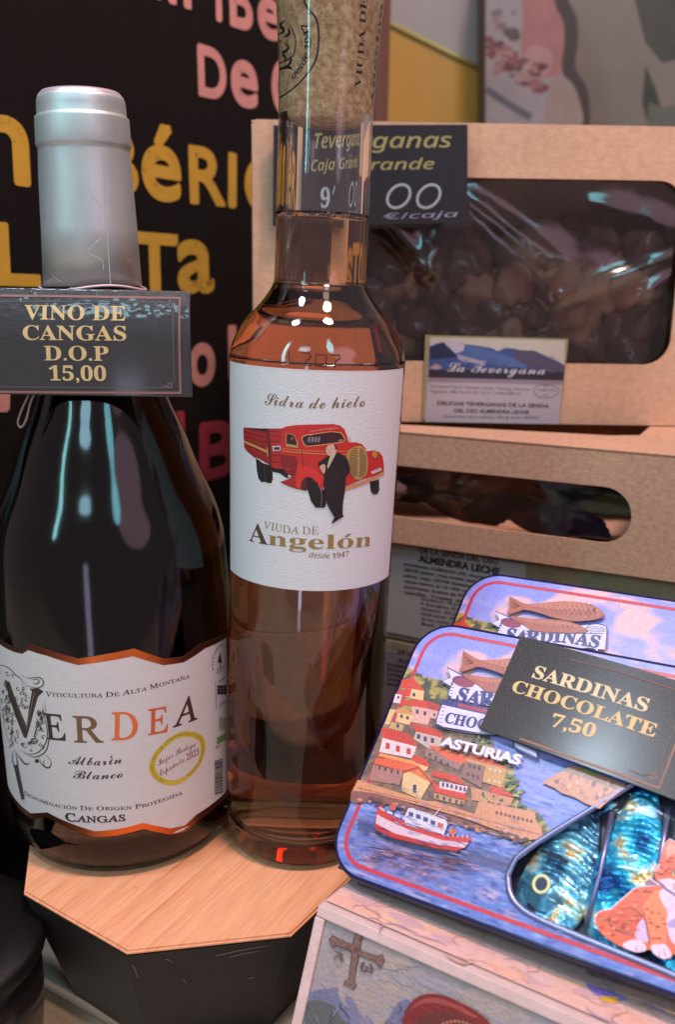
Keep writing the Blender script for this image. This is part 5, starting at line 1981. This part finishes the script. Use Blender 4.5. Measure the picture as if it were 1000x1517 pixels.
# orange cat printed over the window
ca = Art(TL, .0012, gain=1.0)
k7 = lambda p: Z(870, 1230, 7.224, p)
OR, OR2, ORD = (226, 96, 54), (238, 130, 78), (184, 58, 40)
body = [(100, 960), (120, 910), (180, 875), (270, 862), (340, 800), (430, 720), (520, 640), (600, 620), (790, 612), (740, 540), (725, 430), (780, 390), (805, 300), (830, 180), (890, 115), (960, 150), (1040, 230), (1140, 210), (1200, 140), (1270, 230), (1260, 400), (1240, 540), (1150, 640), (1230, 900), (1260, 1300), (1100, 1390), (930, 1340), (900, 1390), (780, 1370), (700, 1290), (560, 1310), (440, 1290), (330, 1240), (220, 1170), (140, 1090), (100, 1020)]
ca.poly([(x, y) for x, y in k7([(p[0] - (8 if p[0] < 700 else 0), p[1] - 10) for p in body])], (226, 206, 224))
ca.poly(k7(body), OR)
ca.poly(curve(k7([(610, 830), (700, 700), (780, 660), (860, 820), (860, 1000), (850, 1230), (700, 1240), (660, 1060), (620, 930)]), True), OR2)
ca.poly(curve(k7([(790, 660), (900, 650), (1000, 760), (1000, 1000), (1000, 1250), (900, 1180), (860, 1000), (870, 900), (800, 760)]), True), (228, 196, 220))
ca.poly(k7([(770, 545), (900, 530), (1000, 560), (1000, 720), (920, 700), (850, 640), (800, 590)]), (232, 200, 216))
ca.poly(curve(k7([(270, 900), (400, 860), (520, 890), (590, 960), (590, 1060), (540, 1130), (420, 1110), (330, 1060), (280, 1010)]), True), (216, 84, 46))
ca.poly(curve(k7([(520, 1130), (600, 960), (650, 1080), (660, 1210), (580, 1200)]), True), (214, 178, 214))
ca.poly(curve(k7([(390, 1240), (480, 1190), (570, 1195), (640, 1260), (630, 1305), (540, 1320), (450, 1290)]), True), (232, 204, 224))
ca.poly(curve(k7([(695, 1250), (780, 1235), (850, 1240), (910, 1330), (900, 1375), (820, 1390), (720, 1330)]), True), (232, 204, 224))
for q in ([(540, 1250), (545, 1310)], [(590, 1250), (598, 1305)], [(780, 1290), (785, 1370)], [(835, 1290), (850, 1380)]):
    ca.line(k7(q), .00022, (176, 130, 150))
ca.line(k7([(250, 900), (245, 980), (290, 1060), (400, 1110), (540, 1150)]), .0006, (140, 56, 62), smooth=True, taper=True)
ca.line(k7([(610, 860), (640, 1000), (670, 1150), (690, 1240)]), .0005, (150, 60, 60), smooth=True, taper=True)
ca.line(k7([(340, 860), (480, 850), (570, 900), (610, 980)]), .0004, (160, 64, 60), smooth=True, taper=True)
ca.poly(k7([(640, 560), (680, 530), (800, 605), (770, 612), (660, 600)]), (150, 96, 120))
ca.line(k7([(770, 560), (860, 650), (1000, 740)]), .0006, (120, 84, 130))
ca.line(k7([(625, 565), (680, 528), (790, 608)]), .0003, (232, 206, 220))
ca.poly(k7([(850, 200), (900, 140), (960, 180), (980, 260), (900, 290), (860, 330)]), (240, 150, 130))
ca.ell(*k7([(950, 470)])[0], 5, 5.4, (190, 196, 120))
ca.ell(*k7([(956, 472)])[0], 2.4, 4, (30, 26, 30))
ca.line(k7([(915, 470), (940, 440), (985, 440)]), .0003, (110, 50, 50), smooth=True)
ca.poly(k7([(870, 1010), (940, 960), (1000, 980), (1000, 1050), (880, 1060)]), (180, 150, 206))
for k in range(70):
    x, y = rnd.choice([(rnd.uniform(300, 560), rnd.uniform(900, 1100)), (rnd.uniform(400, 780), rnd.uniform(650, 860)), (rnd.uniform(650, 830), rnd.uniform(850, 1200)), (rnd.uniform(130, 300), rnd.uniform(920, 1150)), (rnd.uniform(740, 900), rnd.uniform(320, 520))])
    ca.line(k7([(x, y), (x + rnd.uniform(14, 34), y + rnd.uniform(-10, 6)), (x + rnd.uniform(38, 66), y + rnd.uniform(-4, 14))]), rnd.uniform(.00025, .0006), rnd.choice([ORD, (206, 84, 58), (244, 150, 104)]), taper=True)
for k in range(5):
    ca.line(k7([(790, 400 + k * 12), (700 - k * 4, 372 + k * 22)]), .00016, (236, 220, 226))
    ca.line(k7([(930, 590 + k * 14), (1010, 600 + k * 18)]), .00014, (190, 150, 170))
cat = ca.build('cat_print', M['tinprint'], tin)

# ---- the same tin again, leaning behind
tin2 = tin.copy()
COL.objects.link(tin2)
tin2.matrix_world = FT2
tin2['label'] = 'rear sardine tin with printed fish and sky, half hidden behind the front tin'
for c in list(tin.children):
    if c.name.startswith(('cat_print',)):
        continue
    d = c.copy()
    COL.objects.link(d)
    d.parent = tin2
    for gch in c.children:
        e = gch.copy()
        COL.objects.link(e)
        e.parent = d

# ------------------------------------------------------------------ foil sardines in the window
def foil_mat(name, lo, hi, gold):
    m = bpy.data.materials.new(name)
    m.use_nodes = True
    nt = m.node_tree
    b = nt.nodes['Principled BSDF']
    b.inputs['Metallic'].default_value = .55
    b.inputs['Roughness'].default_value = .24
    tc = nt.nodes.new('ShaderNodeTexCoord')
    vo = nt.nodes.new('ShaderNodeTexVoronoi')
    vo.inputs['Scale'].default_value = 330
    nt.links.new(tc.outputs['Object'], vo.inputs['Vector'])
    n1 = nt.nodes.new('ShaderNodeTexNoise')
    n1.inputs['Scale'].default_value = 120
    n1.inputs['Detail'].default_value = 2
    nt.links.new(tc.outputs['Object'], n1.inputs['Vector'])
    r = nt.nodes.new('ShaderNodeValToRGB')  # noise ramp also paints dark gaps and pale glints into the foil colour
    e = r.color_ramp.elements
    e[0].position = .36
    e[0].color = lo
    e[1].position = .52
    e[1].color = hi
    g1 = e.new(.60)
    g1.color = lin((190, 250, 250))
    g2 = e.new(.655)
    g2.color = gold
    g3 = e.new(.74)
    g3.color = lin((250, 240, 214))
    nt.links.new(n1.outputs[0], r.inputs[0])
    nt.links.new(r.outputs[0], b.inputs['Base Color'])
    bp = nt.nodes.new('ShaderNodeBump')
    bp.inputs['Strength'].default_value = .45
    bp.inputs['Distance'].default_value = .0007
    nt.links.new(vo.outputs[0], bp.inputs['Height'])
    bp2 = nt.nodes.new('ShaderNodeBump')
    bp2.inputs['Strength'].default_value = .45
    bp2.inputs['Distance'].default_value = .0010
    n3 = nt.nodes.new('ShaderNodeTexNoise')
    n3.inputs['Scale'].default_value = 230
    n3.inputs['Distortion'].default_value = 1.5
    nt.links.new(tc.outputs['Object'], n3.inputs['Vector'])
    nt.links.new(n3.outputs[0], bp2.inputs['Height'])
    nt.links.new(bp.outputs[0], bp2.inputs['Normal'])
    nt.links.new(bp2.outputs[0], b.inputs['Normal'])
    return m


M['ff1'] = foil_mat('blue_foil', lin((10, 80, 150)), lin((60, 206, 244)), lin((236, 190, 110)))
M['ff2'] = foil_mat('dark_teal_foil_fish', lin((30, 70, 110)), lin((110, 186, 214)), lin((220, 186, 120)))


def sardine(name, head, tail, w, m, label, mh=None, eye=False):
    """head and tail are lid coordinates; body lies below the window"""
    A_ = Vector((head[0], head[1], -.0040))
    B_ = Vector((tail[0], tail[1], -.0040))
    L = (B_ - A_).length
    d = (B_ - A_).normalized()
    s_ = Vector((0, 0, 1)).cross(d)
    bmx = bmesh.new()
    n_, m_ = 90, 36
    rings = []
    for i in range(n_ + 1):
        t = i / n_
        prof_ = math.sin(math.pi * min(1, (t + .02) ** .55)) ** .7 if t < .86 else .30 + (t - .86) * 2.6
        prof_ = max(.06, prof_)
        hz = .0024 * (1 - .75 * max(0, t - .6) / .4)
        row = []
        for k in range(m_):
            a_ = 6.28318 * k / m_
            p = A_ + d * (L * t) + s_ * (w * prof_ * math.cos(a_)) + Vector((0, 0, hz * (.4 + .6 * min(1, prof_)) * math.sin(a_)))
            nn_ = noise.noise(p * 420) * .00045 + noise.noise(p * 160) * .0005
            ridge = .00065 * math.sin(t * L * 1900 + 1.6 * math.sin(a_ * 3) + 2 * noise.noise(p * 200)) if .2 < t < .85 else 0
            p += Vector((0, 0, 1)) * (nn_ + ridge) * max(0, math.sin(a_))
            p.z = min(p.z, -.00125)
            row.append(bmx.verts.new(p))
        rings.append(row)
    for a_, b_ in zip(rings, rings[1:]):
        for k in range(m_):
            bmx.faces.new((a_[k], a_[(k + 1) % m_], b_[(k + 1) % m_], b_[k]))
    bmx.faces.new(rings[0][::-1])
    bmx.faces.new(rings[-1])
    bmesh.ops.recalc_face_normals(bmx, faces=bmx.faces)
    root = thing(name, label, 'foil chocolate', FT, 'foil sardines in the front tin')
    bm_obj('body', bmx, m, root, True)
    if eye:
        bmh = bmesh.new()
        hc = Vector((*TL.P(804, 1322), 0))
        rows2 = []
        for j in range(13):
            r2 = j / 12
            row = []
            for k in range(40):
                a_ = 6.28318 * k / 40
                q = hc + d * (.0100 * r2 * math.cos(a_)) + s_ * (.0080 * r2 * math.sin(a_) * (1 - .25 * math.cos(a_) * r2 * -1))
                q.z = -.00125 - .0022 * r2 ** 2.2 + .00018 * noise.noise(q * 330)
                q.z = min(q.z, -.00122)
                row.append(bmh.verts.new(q))
            rows2.append(row)
        for a2, b2 in zip(rows2[1:], rows2[2:]):
            for k in range(40):
                bmh.faces.new((a2[k], a2[(k + 1) % 40], b2[(k + 1) % 40], b2[k]))
        bmh.faces.new(rows2[1][::-1])
        for v2 in rows2[0]:
            bmh.verts.remove(v2)
        bmesh.ops.recalc_face_normals(bmh, faces=bmh.faces)
        bm_obj('head', bmh, mat('pale_blue_foil', lin((96, 160, 186)), rough=.22, metal=.6, var=.4, vscale=160, bump=.3, bscale=200, vcol=lin((50, 100, 134))), root, True)
        tube('mouth_line', [(q[0], q[1], -.0013) for q in TL.uv([(780, 1336), (792, 1346), (806, 1350)])], .00022, M['insert'], root)
        c = Vector((*TL.P(801, 1308), 0))
        tube('eye_ring', [(c.x + .0021 * math.cos(t), c.y + .0023 * math.sin(t), -.00118) for t in [6.283 * k / 20 for k in range(20)]], .00055, mat('pale_gold_print', lin((230, 226, 170)), rough=.4), root, closed=True)
        plate('pupil', [(c.x + .0016 * math.cos(t), c.y + .0018 * math.sin(t)) for t in [6.283 * k / 16 for k in range(16)]], [], -.0013, -.00112, mat('dark_blue_print', lin((22, 40, 70)), rough=.3), root)
        tube('gill_line', [(c.x + d.x * .0085 + s_.x * .004 * q, c.y + d.y * .0085 + s_.y * .004 * q, -.0012) for q in (-1, -.5, 0, .5, 1)], .00035, M['insert'], root)
    return root


h1, t1_ = TL.P(790, 1372), TL.P(880, 1170)
sardine('foil_sardine', h1, t1_, .0100, M['ff2'], 'foil sardine at the left of the tin window, head down with a round eye', eye=.25)
sardine('foil_sardine', TL.P(905, 1405), TL.P(962, 1130), .0098, M['ff1'], 'bright turquoise foil sardine in the middle of the tin window, behind the cat')
sardine('foil_sardine', TL.P(1000, 1440), TL.P(1062, 1150), .0096, M['ff1'], 'foil sardine at the right edge of the photo, above the cat')

# clear trays edges between the fish
for k, (p0, p1) in enumerate((((866, 1370), (905, 1200)), ((878, 1380), (918, 1200)), ((962, 1330), (990, 1190)), ((972, 1330), (1003, 1190)))):
    a_, b_ = TL.P(*p0), TL.P(*p1)
    tube('tray_ridge', [(a_[0], a_[1], -.0022), ((a_[0] + b_[0]) / 2 + .0006, (a_[1] + b_[1]) / 2, -.0018), (b_[0], b_[1], -.0022)], .0007, M['tinfilm'] if k % 2 else M['tinrim'], tin)

# ------------------------------------------------------------------ price cards
M['gold'] = mat('gold_frame_print', lin((196, 140, 104)), rough=.4)


def card_art(S_, pts, lift):
    return Art(S_, lift, gain=.85)


CG, CG2, CF, CFD = (238, 204, 142), (242, 220, 176), (170, 118, 96), (110, 96, 96)
# on the tins
FC2 = frame(OT + FT.to_3x3() @ Vector((0, 0, .0030)), UT, VT)
CD = Flat(FC2)
cq = CD.uv([(710, 1079), (1014, 1190), (1062, 1048), (774, 947)])
M['cardbk'] = mat('black_card_laminated', lin((26, 21, 23)), rough=.34, var=.5, vscale=3200, bump=.45, bscale=2600, coat=.8, coat_rough=.22, vcol=lin((58, 50, 52)))
pcs = thing('price_card', 'black and gold price card reading sardinas chocolate, lying on the front tin', 'price card', FC2)
cardm = bpy.data.meshes.new('card')
bmc = bmesh.new()
# gently bowed laminated card
ex = (Vector((*cq[1], 0)) - Vector((*cq[0], 0)))
ey = (Vector((*cq[3], 0)) - Vector((*cq[0], 0)))
nxc = 16


def bow(s_, t_):
    return .0010 * math.sin(math.pi * s_) + .0022 * t_ * t_


def cpos(s_, t_, h=0):
    p = Vector((*cq[0], 0)) + ex * s_ + ey * t_
    p.z = bow(s_, t_) + h
    return p


for hh in (0, -.0006):
    gr = [[bmc.verts.new(cpos(i / nxc, j / 8, hh)) for i in range(nxc + 1)] for j in range(9)]
    for j in range(8):
        for i in range(nxc):
            bmc.faces.new((gr[j][i], gr[j][i + 1], gr[j + 1][i + 1], gr[j + 1][i]))
    if hh == 0:
        top_ = gr
for j in range(8):
    for i_ in (0, nxc):
        pass
bmesh.ops.recalc_face_normals(bmc, faces=bmc.faces)
card_o = bm_obj('card', bmc, M['cardbk'], pcs, True)


class Card(Flat):
    step = .004
    vstep = .004

    def S(s, u, v, h):
        # solve s,t for the bow height
        q = Vector((u - cq[0][0], v - cq[0][1]))
        det = ex.x * ey.y - ex.y * ey.x
        s_ = (q.x * ey.y - q.y * ey.x) / det
        t_ = (ex.x * q.y - ex.y * q.x) / det
        return Vector((u, v, bow(s_, t_) + h))


CS = Card(FC2)
a = Art(CS, .00012, gain=.85)
c6 = lambda p: Z(780, 930, 4.545, p)
a.text('SARDINAS', c6([(36, 345), (820, 590)]), 19, CG2, 'serifB', off=.012)
a.text('CHOCOLATE', c6([(-105, 432), (868, 750)]), 19, CG, 'serifB', off=.012)
a.text('7,50', c6([(158, 670), (462, 755)]), 19, CG, 'serifB', off=.012)
a.line(c6([(300, 240), (640, 330), (1250, 520)]), .0004, (130, 92, 82))
a.line(c6([(-40, 752), (400, 915), (897, 1085), (1008, 800), (1100, 560)]), .0006, CF)
a.line(c6([(700, 965), (790, 1000), (885, 985), (990, 720), (1040, 600)]), .0003, CFD)
a.line(c6([(840, 1010), (870, 980), (885, 1010), (850, 1030), (840, 1010)]), .0003, CF)
a.build('print', M['cardink'], card_o)

# on the wine bottle
FV = frame(Vector((0, .3065, 0)), Vector((1, 0, 0)), Vector((0, .035, 1)))
CV = Flat(FV)
vq = CV.uv([(-66, 583), (284.5, 588.5), (279, 431), (-70, 424)])
pv = thing('price_card', 'black and gold price card reading vino de cangas, hung in front of the wine bottle', 'price card', FV)
y_top, y_bot = vq[3][1], vq[0][1]


def curl(u, v):
    t = (v - y_bot) / (y_top - y_bot)
    e_ = max(0, min(1, (t - .62) * 4))
    return -.0040 * max(0, t - .5) ** 2 / .5 ** 2 + e_ * .00020 * noise.noise(Vector((u * 420, v * 700, 0))) + .0007 * math.sin(u * 60)


class CurlCard(Flat):
    step = .006
    vstep = .0015

    def S(s, u, v, h):
        return Vector((u, v, curl(u, v) + h))


bmc = bmesh.new()
gr = {}
for side, hh in enumerate((0, -.0006)):
    for j in range(65):
        for i in range(121):
            s_, t_ = i / 120, j / 64
            u = (vq[0][0] * (1 - s_) + vq[1][0] * s_) * (1 - t_) + (vq[3][0] * (1 - s_) + vq[2][0] * s_) * t_
            v = (vq[0][1] * (1 - s_) + vq[1][1] * s_) * (1 - t_) + (vq[3][1] * (1 - s_) + vq[2][1] * s_) * t_
            gr[side, i, j] = bmc.verts.new((u, v, curl(u, v) + hh))
    for j in range(64):
        for i in range(120):
            bmc.faces.new((gr[side, i, j], gr[side, i + 1, j], gr[side, i + 1, j + 1], gr[side, i, j + 1]))
for i in range(120):
    for j in (0, 64):
        bmc.faces.new((gr[0, i, j], gr[0, i + 1, j], gr[1, i + 1, j], gr[1, i, j]))
for j in range(64):
    for i in (0, 120):
        bmc.faces.new((gr[0, i, j], gr[0, i, j + 1], gr[1, i, j + 1], gr[1, i, j]))
bmesh.ops.recalc_face_normals(bmc, faces=bmc.faces)
card_o = bm_obj('card', bmc, M['cardbk'].copy(), pv, True)
CV = CurlCard(FV)
vm = card_o.data.materials[0]
vm.name = 'black_card_crinkled'
vm.node_tree.nodes['Principled BSDF'].inputs['Coat Roughness'].default_value = .10
a = Art(CV, .00012, gain=.8)
v4 = lambda p: Z(0, 400, 3.333, p)
a.text('VINO DE', v4([(117, 243), (620, 249)]), 21, CG, 'serifB', off=.005)
a.text('CANGAS', v4([(108, 344), (630, 348)]), 21, CG, 'serifB', off=.005)
a.text('D.O.P', v4([(217, 445), (540, 447)]), 21, CG, 'serifB', off=.005)
a.text('15,00', v4([(240, 544), (530, 546)]), 21, CG, 'serifB', off=.005)
a.line(v4([(-200, 122), (400, 130), (880, 137), (890, 606), (400, 604), (-200, 600)]), .0007, (160, 110, 100))
a.line(v4([(-200, 152), (800, 160), (850, 205), (860, 545), (815, 580), (-200, 576)]), .0003, (96, 92, 92))
for yy in (172, 568):
    a.line(v4([(828, yy - 10), (846, yy - 10), (846, yy + 12), (828, yy + 12)]), .0003, (130, 112, 108), closed=True)
    a.line(v4([(800, yy), (828, yy + 10)]), .0003, (130, 112, 108))
a.build('print', M['cardink'], card_o)
M['string'] = film_mat('clear_nylon_loop', (.8, .8, .8), 2, bump=0)
pth = [CV.P(*q) for q in ((47, 560), (40, 585), (31, 605), (24, 626), (29, 634), (37, 622), (42, 600), (50, 580), (56, 562))]
tube('string', [(p[0], p[1], -.0012) for p in curve(pth)], .0004, mat('nylon_string', lin((120, 104, 100)), rough=.3), pv)

ns_ = FL.inverted() @ hit(130, 419, FL.translation, Vector((0, 1, 0)))
nr_ = lerp_prof(sorted([(r, z) for r, z in fp], key=lambda t: t[1]), ns_.z) + .0012
tie = tube('neck_tie', [FV.inverted() @ (FL @ Vector((nr_ * math.sin(t), -nr_ * math.cos(t), ns_.z - .0018 + .0008 * math.sin(3 * t)))) for t in [6.283 * k / 48 for k in range(48)]], .00045, mat('pale_pink_tie', lin((226, 196, 204)), rough=.35), pv, closed=True)

# ------------------------------------------------------------------ painted wooden box at the lower right
UP_ = Vector((.83918, -.54385, 0)).normalized()
OP = at(473, 1337, .2745)
VU = Vector((.205, .317, .926)).normalized()
FPb = frame(OP, UP_, VU)
Wd = Vector((.5395, .8325, -.10)).normalized()
PB = Flat(FPb)
M['pbox'] = mat('painted_box_card', lin((206, 176, 172)), rough=.55, var=.08, vscale=120, bump=.5, bscale=900, stretch=(1, 1, 3))
M['pprint'] = mat('painted_box_print', rough=.5, attr=True, var=.08, vscale=300, bump=.6, bscale=1100, stretch=(1, 1, 2.5))
pb = thing('painted_box', 'pale painted box with a brown cross and mountains, under the sardine tins', 'box', FPb)
inv = FPb.inverted()
wl_ = (FPb.to_3x3().inverted() @ Wd)
ub = UP_
dn = -.075
pts8 = []
for vv_ in (dn, 0):
    for uu, dd in ((0, 0), (.2, 0), (.2, .062), (0, .062)):
        pts8.append(Vector((uu, vv_, 0)) + wl_ * dd)
hexa('body', pts8, M['pbox'], pb, bev=.0009, segs=3)
a = Art(PB, .00015, gain=.95)
p8 = lambda p: Z(430, 1280, 3.448, p)
a.poly(PB.uv(p8([(150, 228), (1000, 590), (2100, 1100), (2000, 1700), (55, 1700), (72, 800)])), (176, 158, 160), px=False)
a.build('front_print', M['pprint'], pb)
a = Art(PB, .00019, gain=.95)
a.LIFT = .0000012
for k in range(200):
    x, y = rnd.uniform(170, 1500), rnd.uniform(240, 1000)
    yy = y + (x - 170) * .42
    u_, v_ = PB.P(*p8([(x, yy)])[0])
    r_ = rnd.uniform(.002, .006)
    u_ = max(u_, .0055 + r_ * 2.2)
    a.poly([(u_ + r_ * 1.8 * math.cos(t) * rnd.uniform(.7, 1.2), v_ - .003 + r_ * .5 * math.sin(t) * rnd.uniform(.6, 1.2)) for t in [6.283 * j / 8 for j in range(8)]], rnd.choice([(178, 160, 164), (182, 160, 156), (171, 157, 166), (184, 162, 154), (173, 158, 162), (178, 157, 157)]), px=False)
a.build('sky_print', M['pprint'], pb.children[1])
a = Art(PB, .0006, gain=.9)
# mountains
a.poly(p8([(85, 660), (160, 640), (245, 628), (250, 680), (300, 740), (350, 817), (340, 1100), (0, 1100), (40, 800)]), (128, 124, 156))
a.poly(p8([(85, 700), (150, 690), (230, 720), (270, 790), (350, 830), (300, 1100), (20, 1100), (50, 820)]), (104, 104, 104))
a.poly(p8([(285, 670), (320, 680), (350, 740), (400, 817), (380, 1100), (330, 1000), (300, 740)]), (140, 130, 162))
a.poly(p8([(560, 700), (600, 690), (640, 720), (700, 900), (470, 1100), (480, 817), (520, 770)]), (126, 122, 156))
a.poly(p8([(360, 790), (400, 770), (430, 800), (450, 1100), (360, 1100)]), (150, 138, 160))
for k in range(34):
    x, y = rnd.choice([(rnd.uniform(60, 300), rnd.uniform(650, 830)), (rnd.uniform(500, 600), rnd.uniform(710, 830))])
    a.line(p8([(x, y), (x + rnd.uniform(-14, 20), y + 20), (x + rnd.uniform(-20, 34), y + 48)]), rnd.uniform(.0002, .0005), rnd.choice([(84, 84, 120), (150, 144, 176), (96, 110, 96), (70, 70, 92)]), taper=True)
# cross
CB, CBL = (96, 66, 62), (142, 106, 98)
def cr_(d, c):
    P_ = [(335 - d, 325), (395 + d, 325), (385 + d, 345), (372 + d, 350), (362 + d, 440), (455, 470 - d), (475, 458 - d), (486 + d, 490), (470, 527 + d), (452, 512 + d), (440, 495 + d), (356 + d, 462 + d), (330 + d, 595), (345 + d, 615), (330, 637 + d), (308, 625), (280 - d, 615), (288 - d, 590), (305 - d, 590), (322 - d, 455 + d), (320 - d, 445 + d), (240, 412 + d), (222, 424 + d), (205 - d, 385), (220, 362 - d), (240, 375 - d), (325 - d, 410 - d), (342 - d, 350), (332 - d, 340)]
    a.poly(p8(P_), c)
cr_(2.5, (78, 48, 46))
cr_(-1.5, CBL)
for k in range(60):
    t = rnd.random()
    x, y = rnd.choice([(222 + 250 * t, 388 + 105 * t), (368 - 50 * t, 330 + 290 * t)])
    a.ell(*p8([(x + rnd.uniform(-12, 12), y + rnd.uniform(-9, 9))])[0], .9, .8, rnd.choice([CB, (196, 146, 120), (90, 54, 48)]), n=6)
a.ell(*p8([(343, 432)])[0], 3.4, 3.4, (120, 70, 60))
a.text('A', p8([(228, 482), (285, 497)]), 14, (110, 84, 92), 'serifB')
a.line(p8([(232, 440), (280, 462)]), .0004, (110, 84, 92))
a.text('ω', p8([(362, 540), (430, 560)]), 17, (110, 84, 92), 'sans', off=.03)
# big glossy red shape
def redc(u, v):
    return mixc((150, 44, 46), (214, 92, 84), .5 + noise.noise(Vector((u * 90, v * 160, 2))) * 1.2)
a.poly(curve(p8([(575, 830), (600, 740), (650, 680), (720, 658), (800, 670), (880, 705), (960, 750), (1040, 830), (1060, 1000), (800, 1100), (560, 1000)]), True), (140, 42, 42))
a.poly(curve(p8([(620, 740), (680, 690), (760, 680), (880, 725), (960, 775), (930, 775), (840, 730), (740, 705), (680, 710)]), True), (178, 78, 72))
a.poly(curve(p8([(640, 820), (700, 760), (800, 745), (900, 780), (980, 850), (980, 1000), (650, 1000)]), True), (118, 50, 42))
for k in range(9):
    a.ell(*p8([(790 + k * 20, 812 - 14 * math.sin(k * .5))])[0], 2.4, 2.2, (206, 120, 100), n=8)
a.build('picture_print', M['pprint'], pb)
# raised frame strips on the front and the pale top edge
M['strip'] = mat('pale_pink_edge', lin((226, 190, 186)), rough=.5, var=.1, vscale=80, bump=.4, bscale=300)
e0, e1 = PB.P(473, 1337), PB.P(1100, 1610)
hexa('edge_strip', [(.0005, -.0034, .0002), (.2, -.0034, .0002), (.2, -.0034, .0012), (.0005, -.0034, .0012), (.0005, -.0002, .0002), (.2, -.0002, .0002), (.2, -.0002, .0012), (.0005, -.0002, .0012)], M['strip'], pb, bev=.0003)
hexa('edge_strip', [(.0002, -.0745, .0002), (.0034, -.0745, .0002), (.0034, -.0745, .0012), (.0002, -.0745, .0012), (.0002, -.0036, .0002), (.0034, -.0036, .0002), (.0034, -.0036, .0012), (.0002, -.0036, .0012)], M['strip'], pb, bev=.0003)
# top face print
TPf = frame(OP, UP_, Wd)
if (TPf.to_3x3() @ Vector((0, 0, 1))).z < 0:
    pass
PT = Flat(TPf)
a = Art(PT, .0005, gain=.95)
a.poly([(.0015, .0015), (.198, .0015), (.198, .060), (.0015, .060)], (232, 188, 178), px=False)
for k in range(90):
    x, y, r_ = rnd.uniform(.006, .15), rnd.uniform(.004, .03), rnd.uniform(.0015, .005)
    a.LIFT = .000001
    a.poly([(max(.0018, x + r_ * 1.5 * math.cos(t) * rnd.uniform(.7, 1.2)), max(.0016, y + r_ * .6 * math.sin(t) * rnd.uniform(.6, 1.2))) for t in [6.283 * j / 9 for j in range(9)]], rnd.choice([(236, 182, 166), (222, 176, 178), (228, 188, 186), (214, 172, 182), (238, 190, 164)]), px=False, smooth=True)
a.LIFT = .000003
for k in range(46):
    x, y = rnd.uniform(.004, .09), rnd.uniform(.001, .03)
    P_ = [(x, y)]
    th = rnd.uniform(0, 6.28)
    for j in range(5):
        th += rnd.uniform(-.9, .9)
        P_.append((P_[-1][0] + .0022 * math.cos(th), P_[-1][1] + .0014 * math.sin(th)))
    a.line(P_, rnd.uniform(.0003, .0009), rnd.choice([(200, 152, 160), (214, 160, 146), (184, 150, 176), (222, 168, 150)]), px=False, smooth=True, taper=True)
a.text('Productos Artesanos de Asturias', [PT.P(868, 1447), PT.P(960, 1475)], .002, (90, 60, 80), 'sans', px=False)
t9 = lambda p: p
a.poly(Z(430, 1280, 1.754, [(765, 315), (830, 335), (880, 360), (840, 362), (790, 345)]), (150, 120, 206))
a.poly(Z(430, 1280, 1.754, [(800, 350), (850, 352), (856, 368), (820, 368)]), (226, 176, 60))
tp_print = a.build('top_print', M['pprint'], None)
tp_print.parent = pb
tp_print.matrix_basis = FPb.inverted() @ TPf
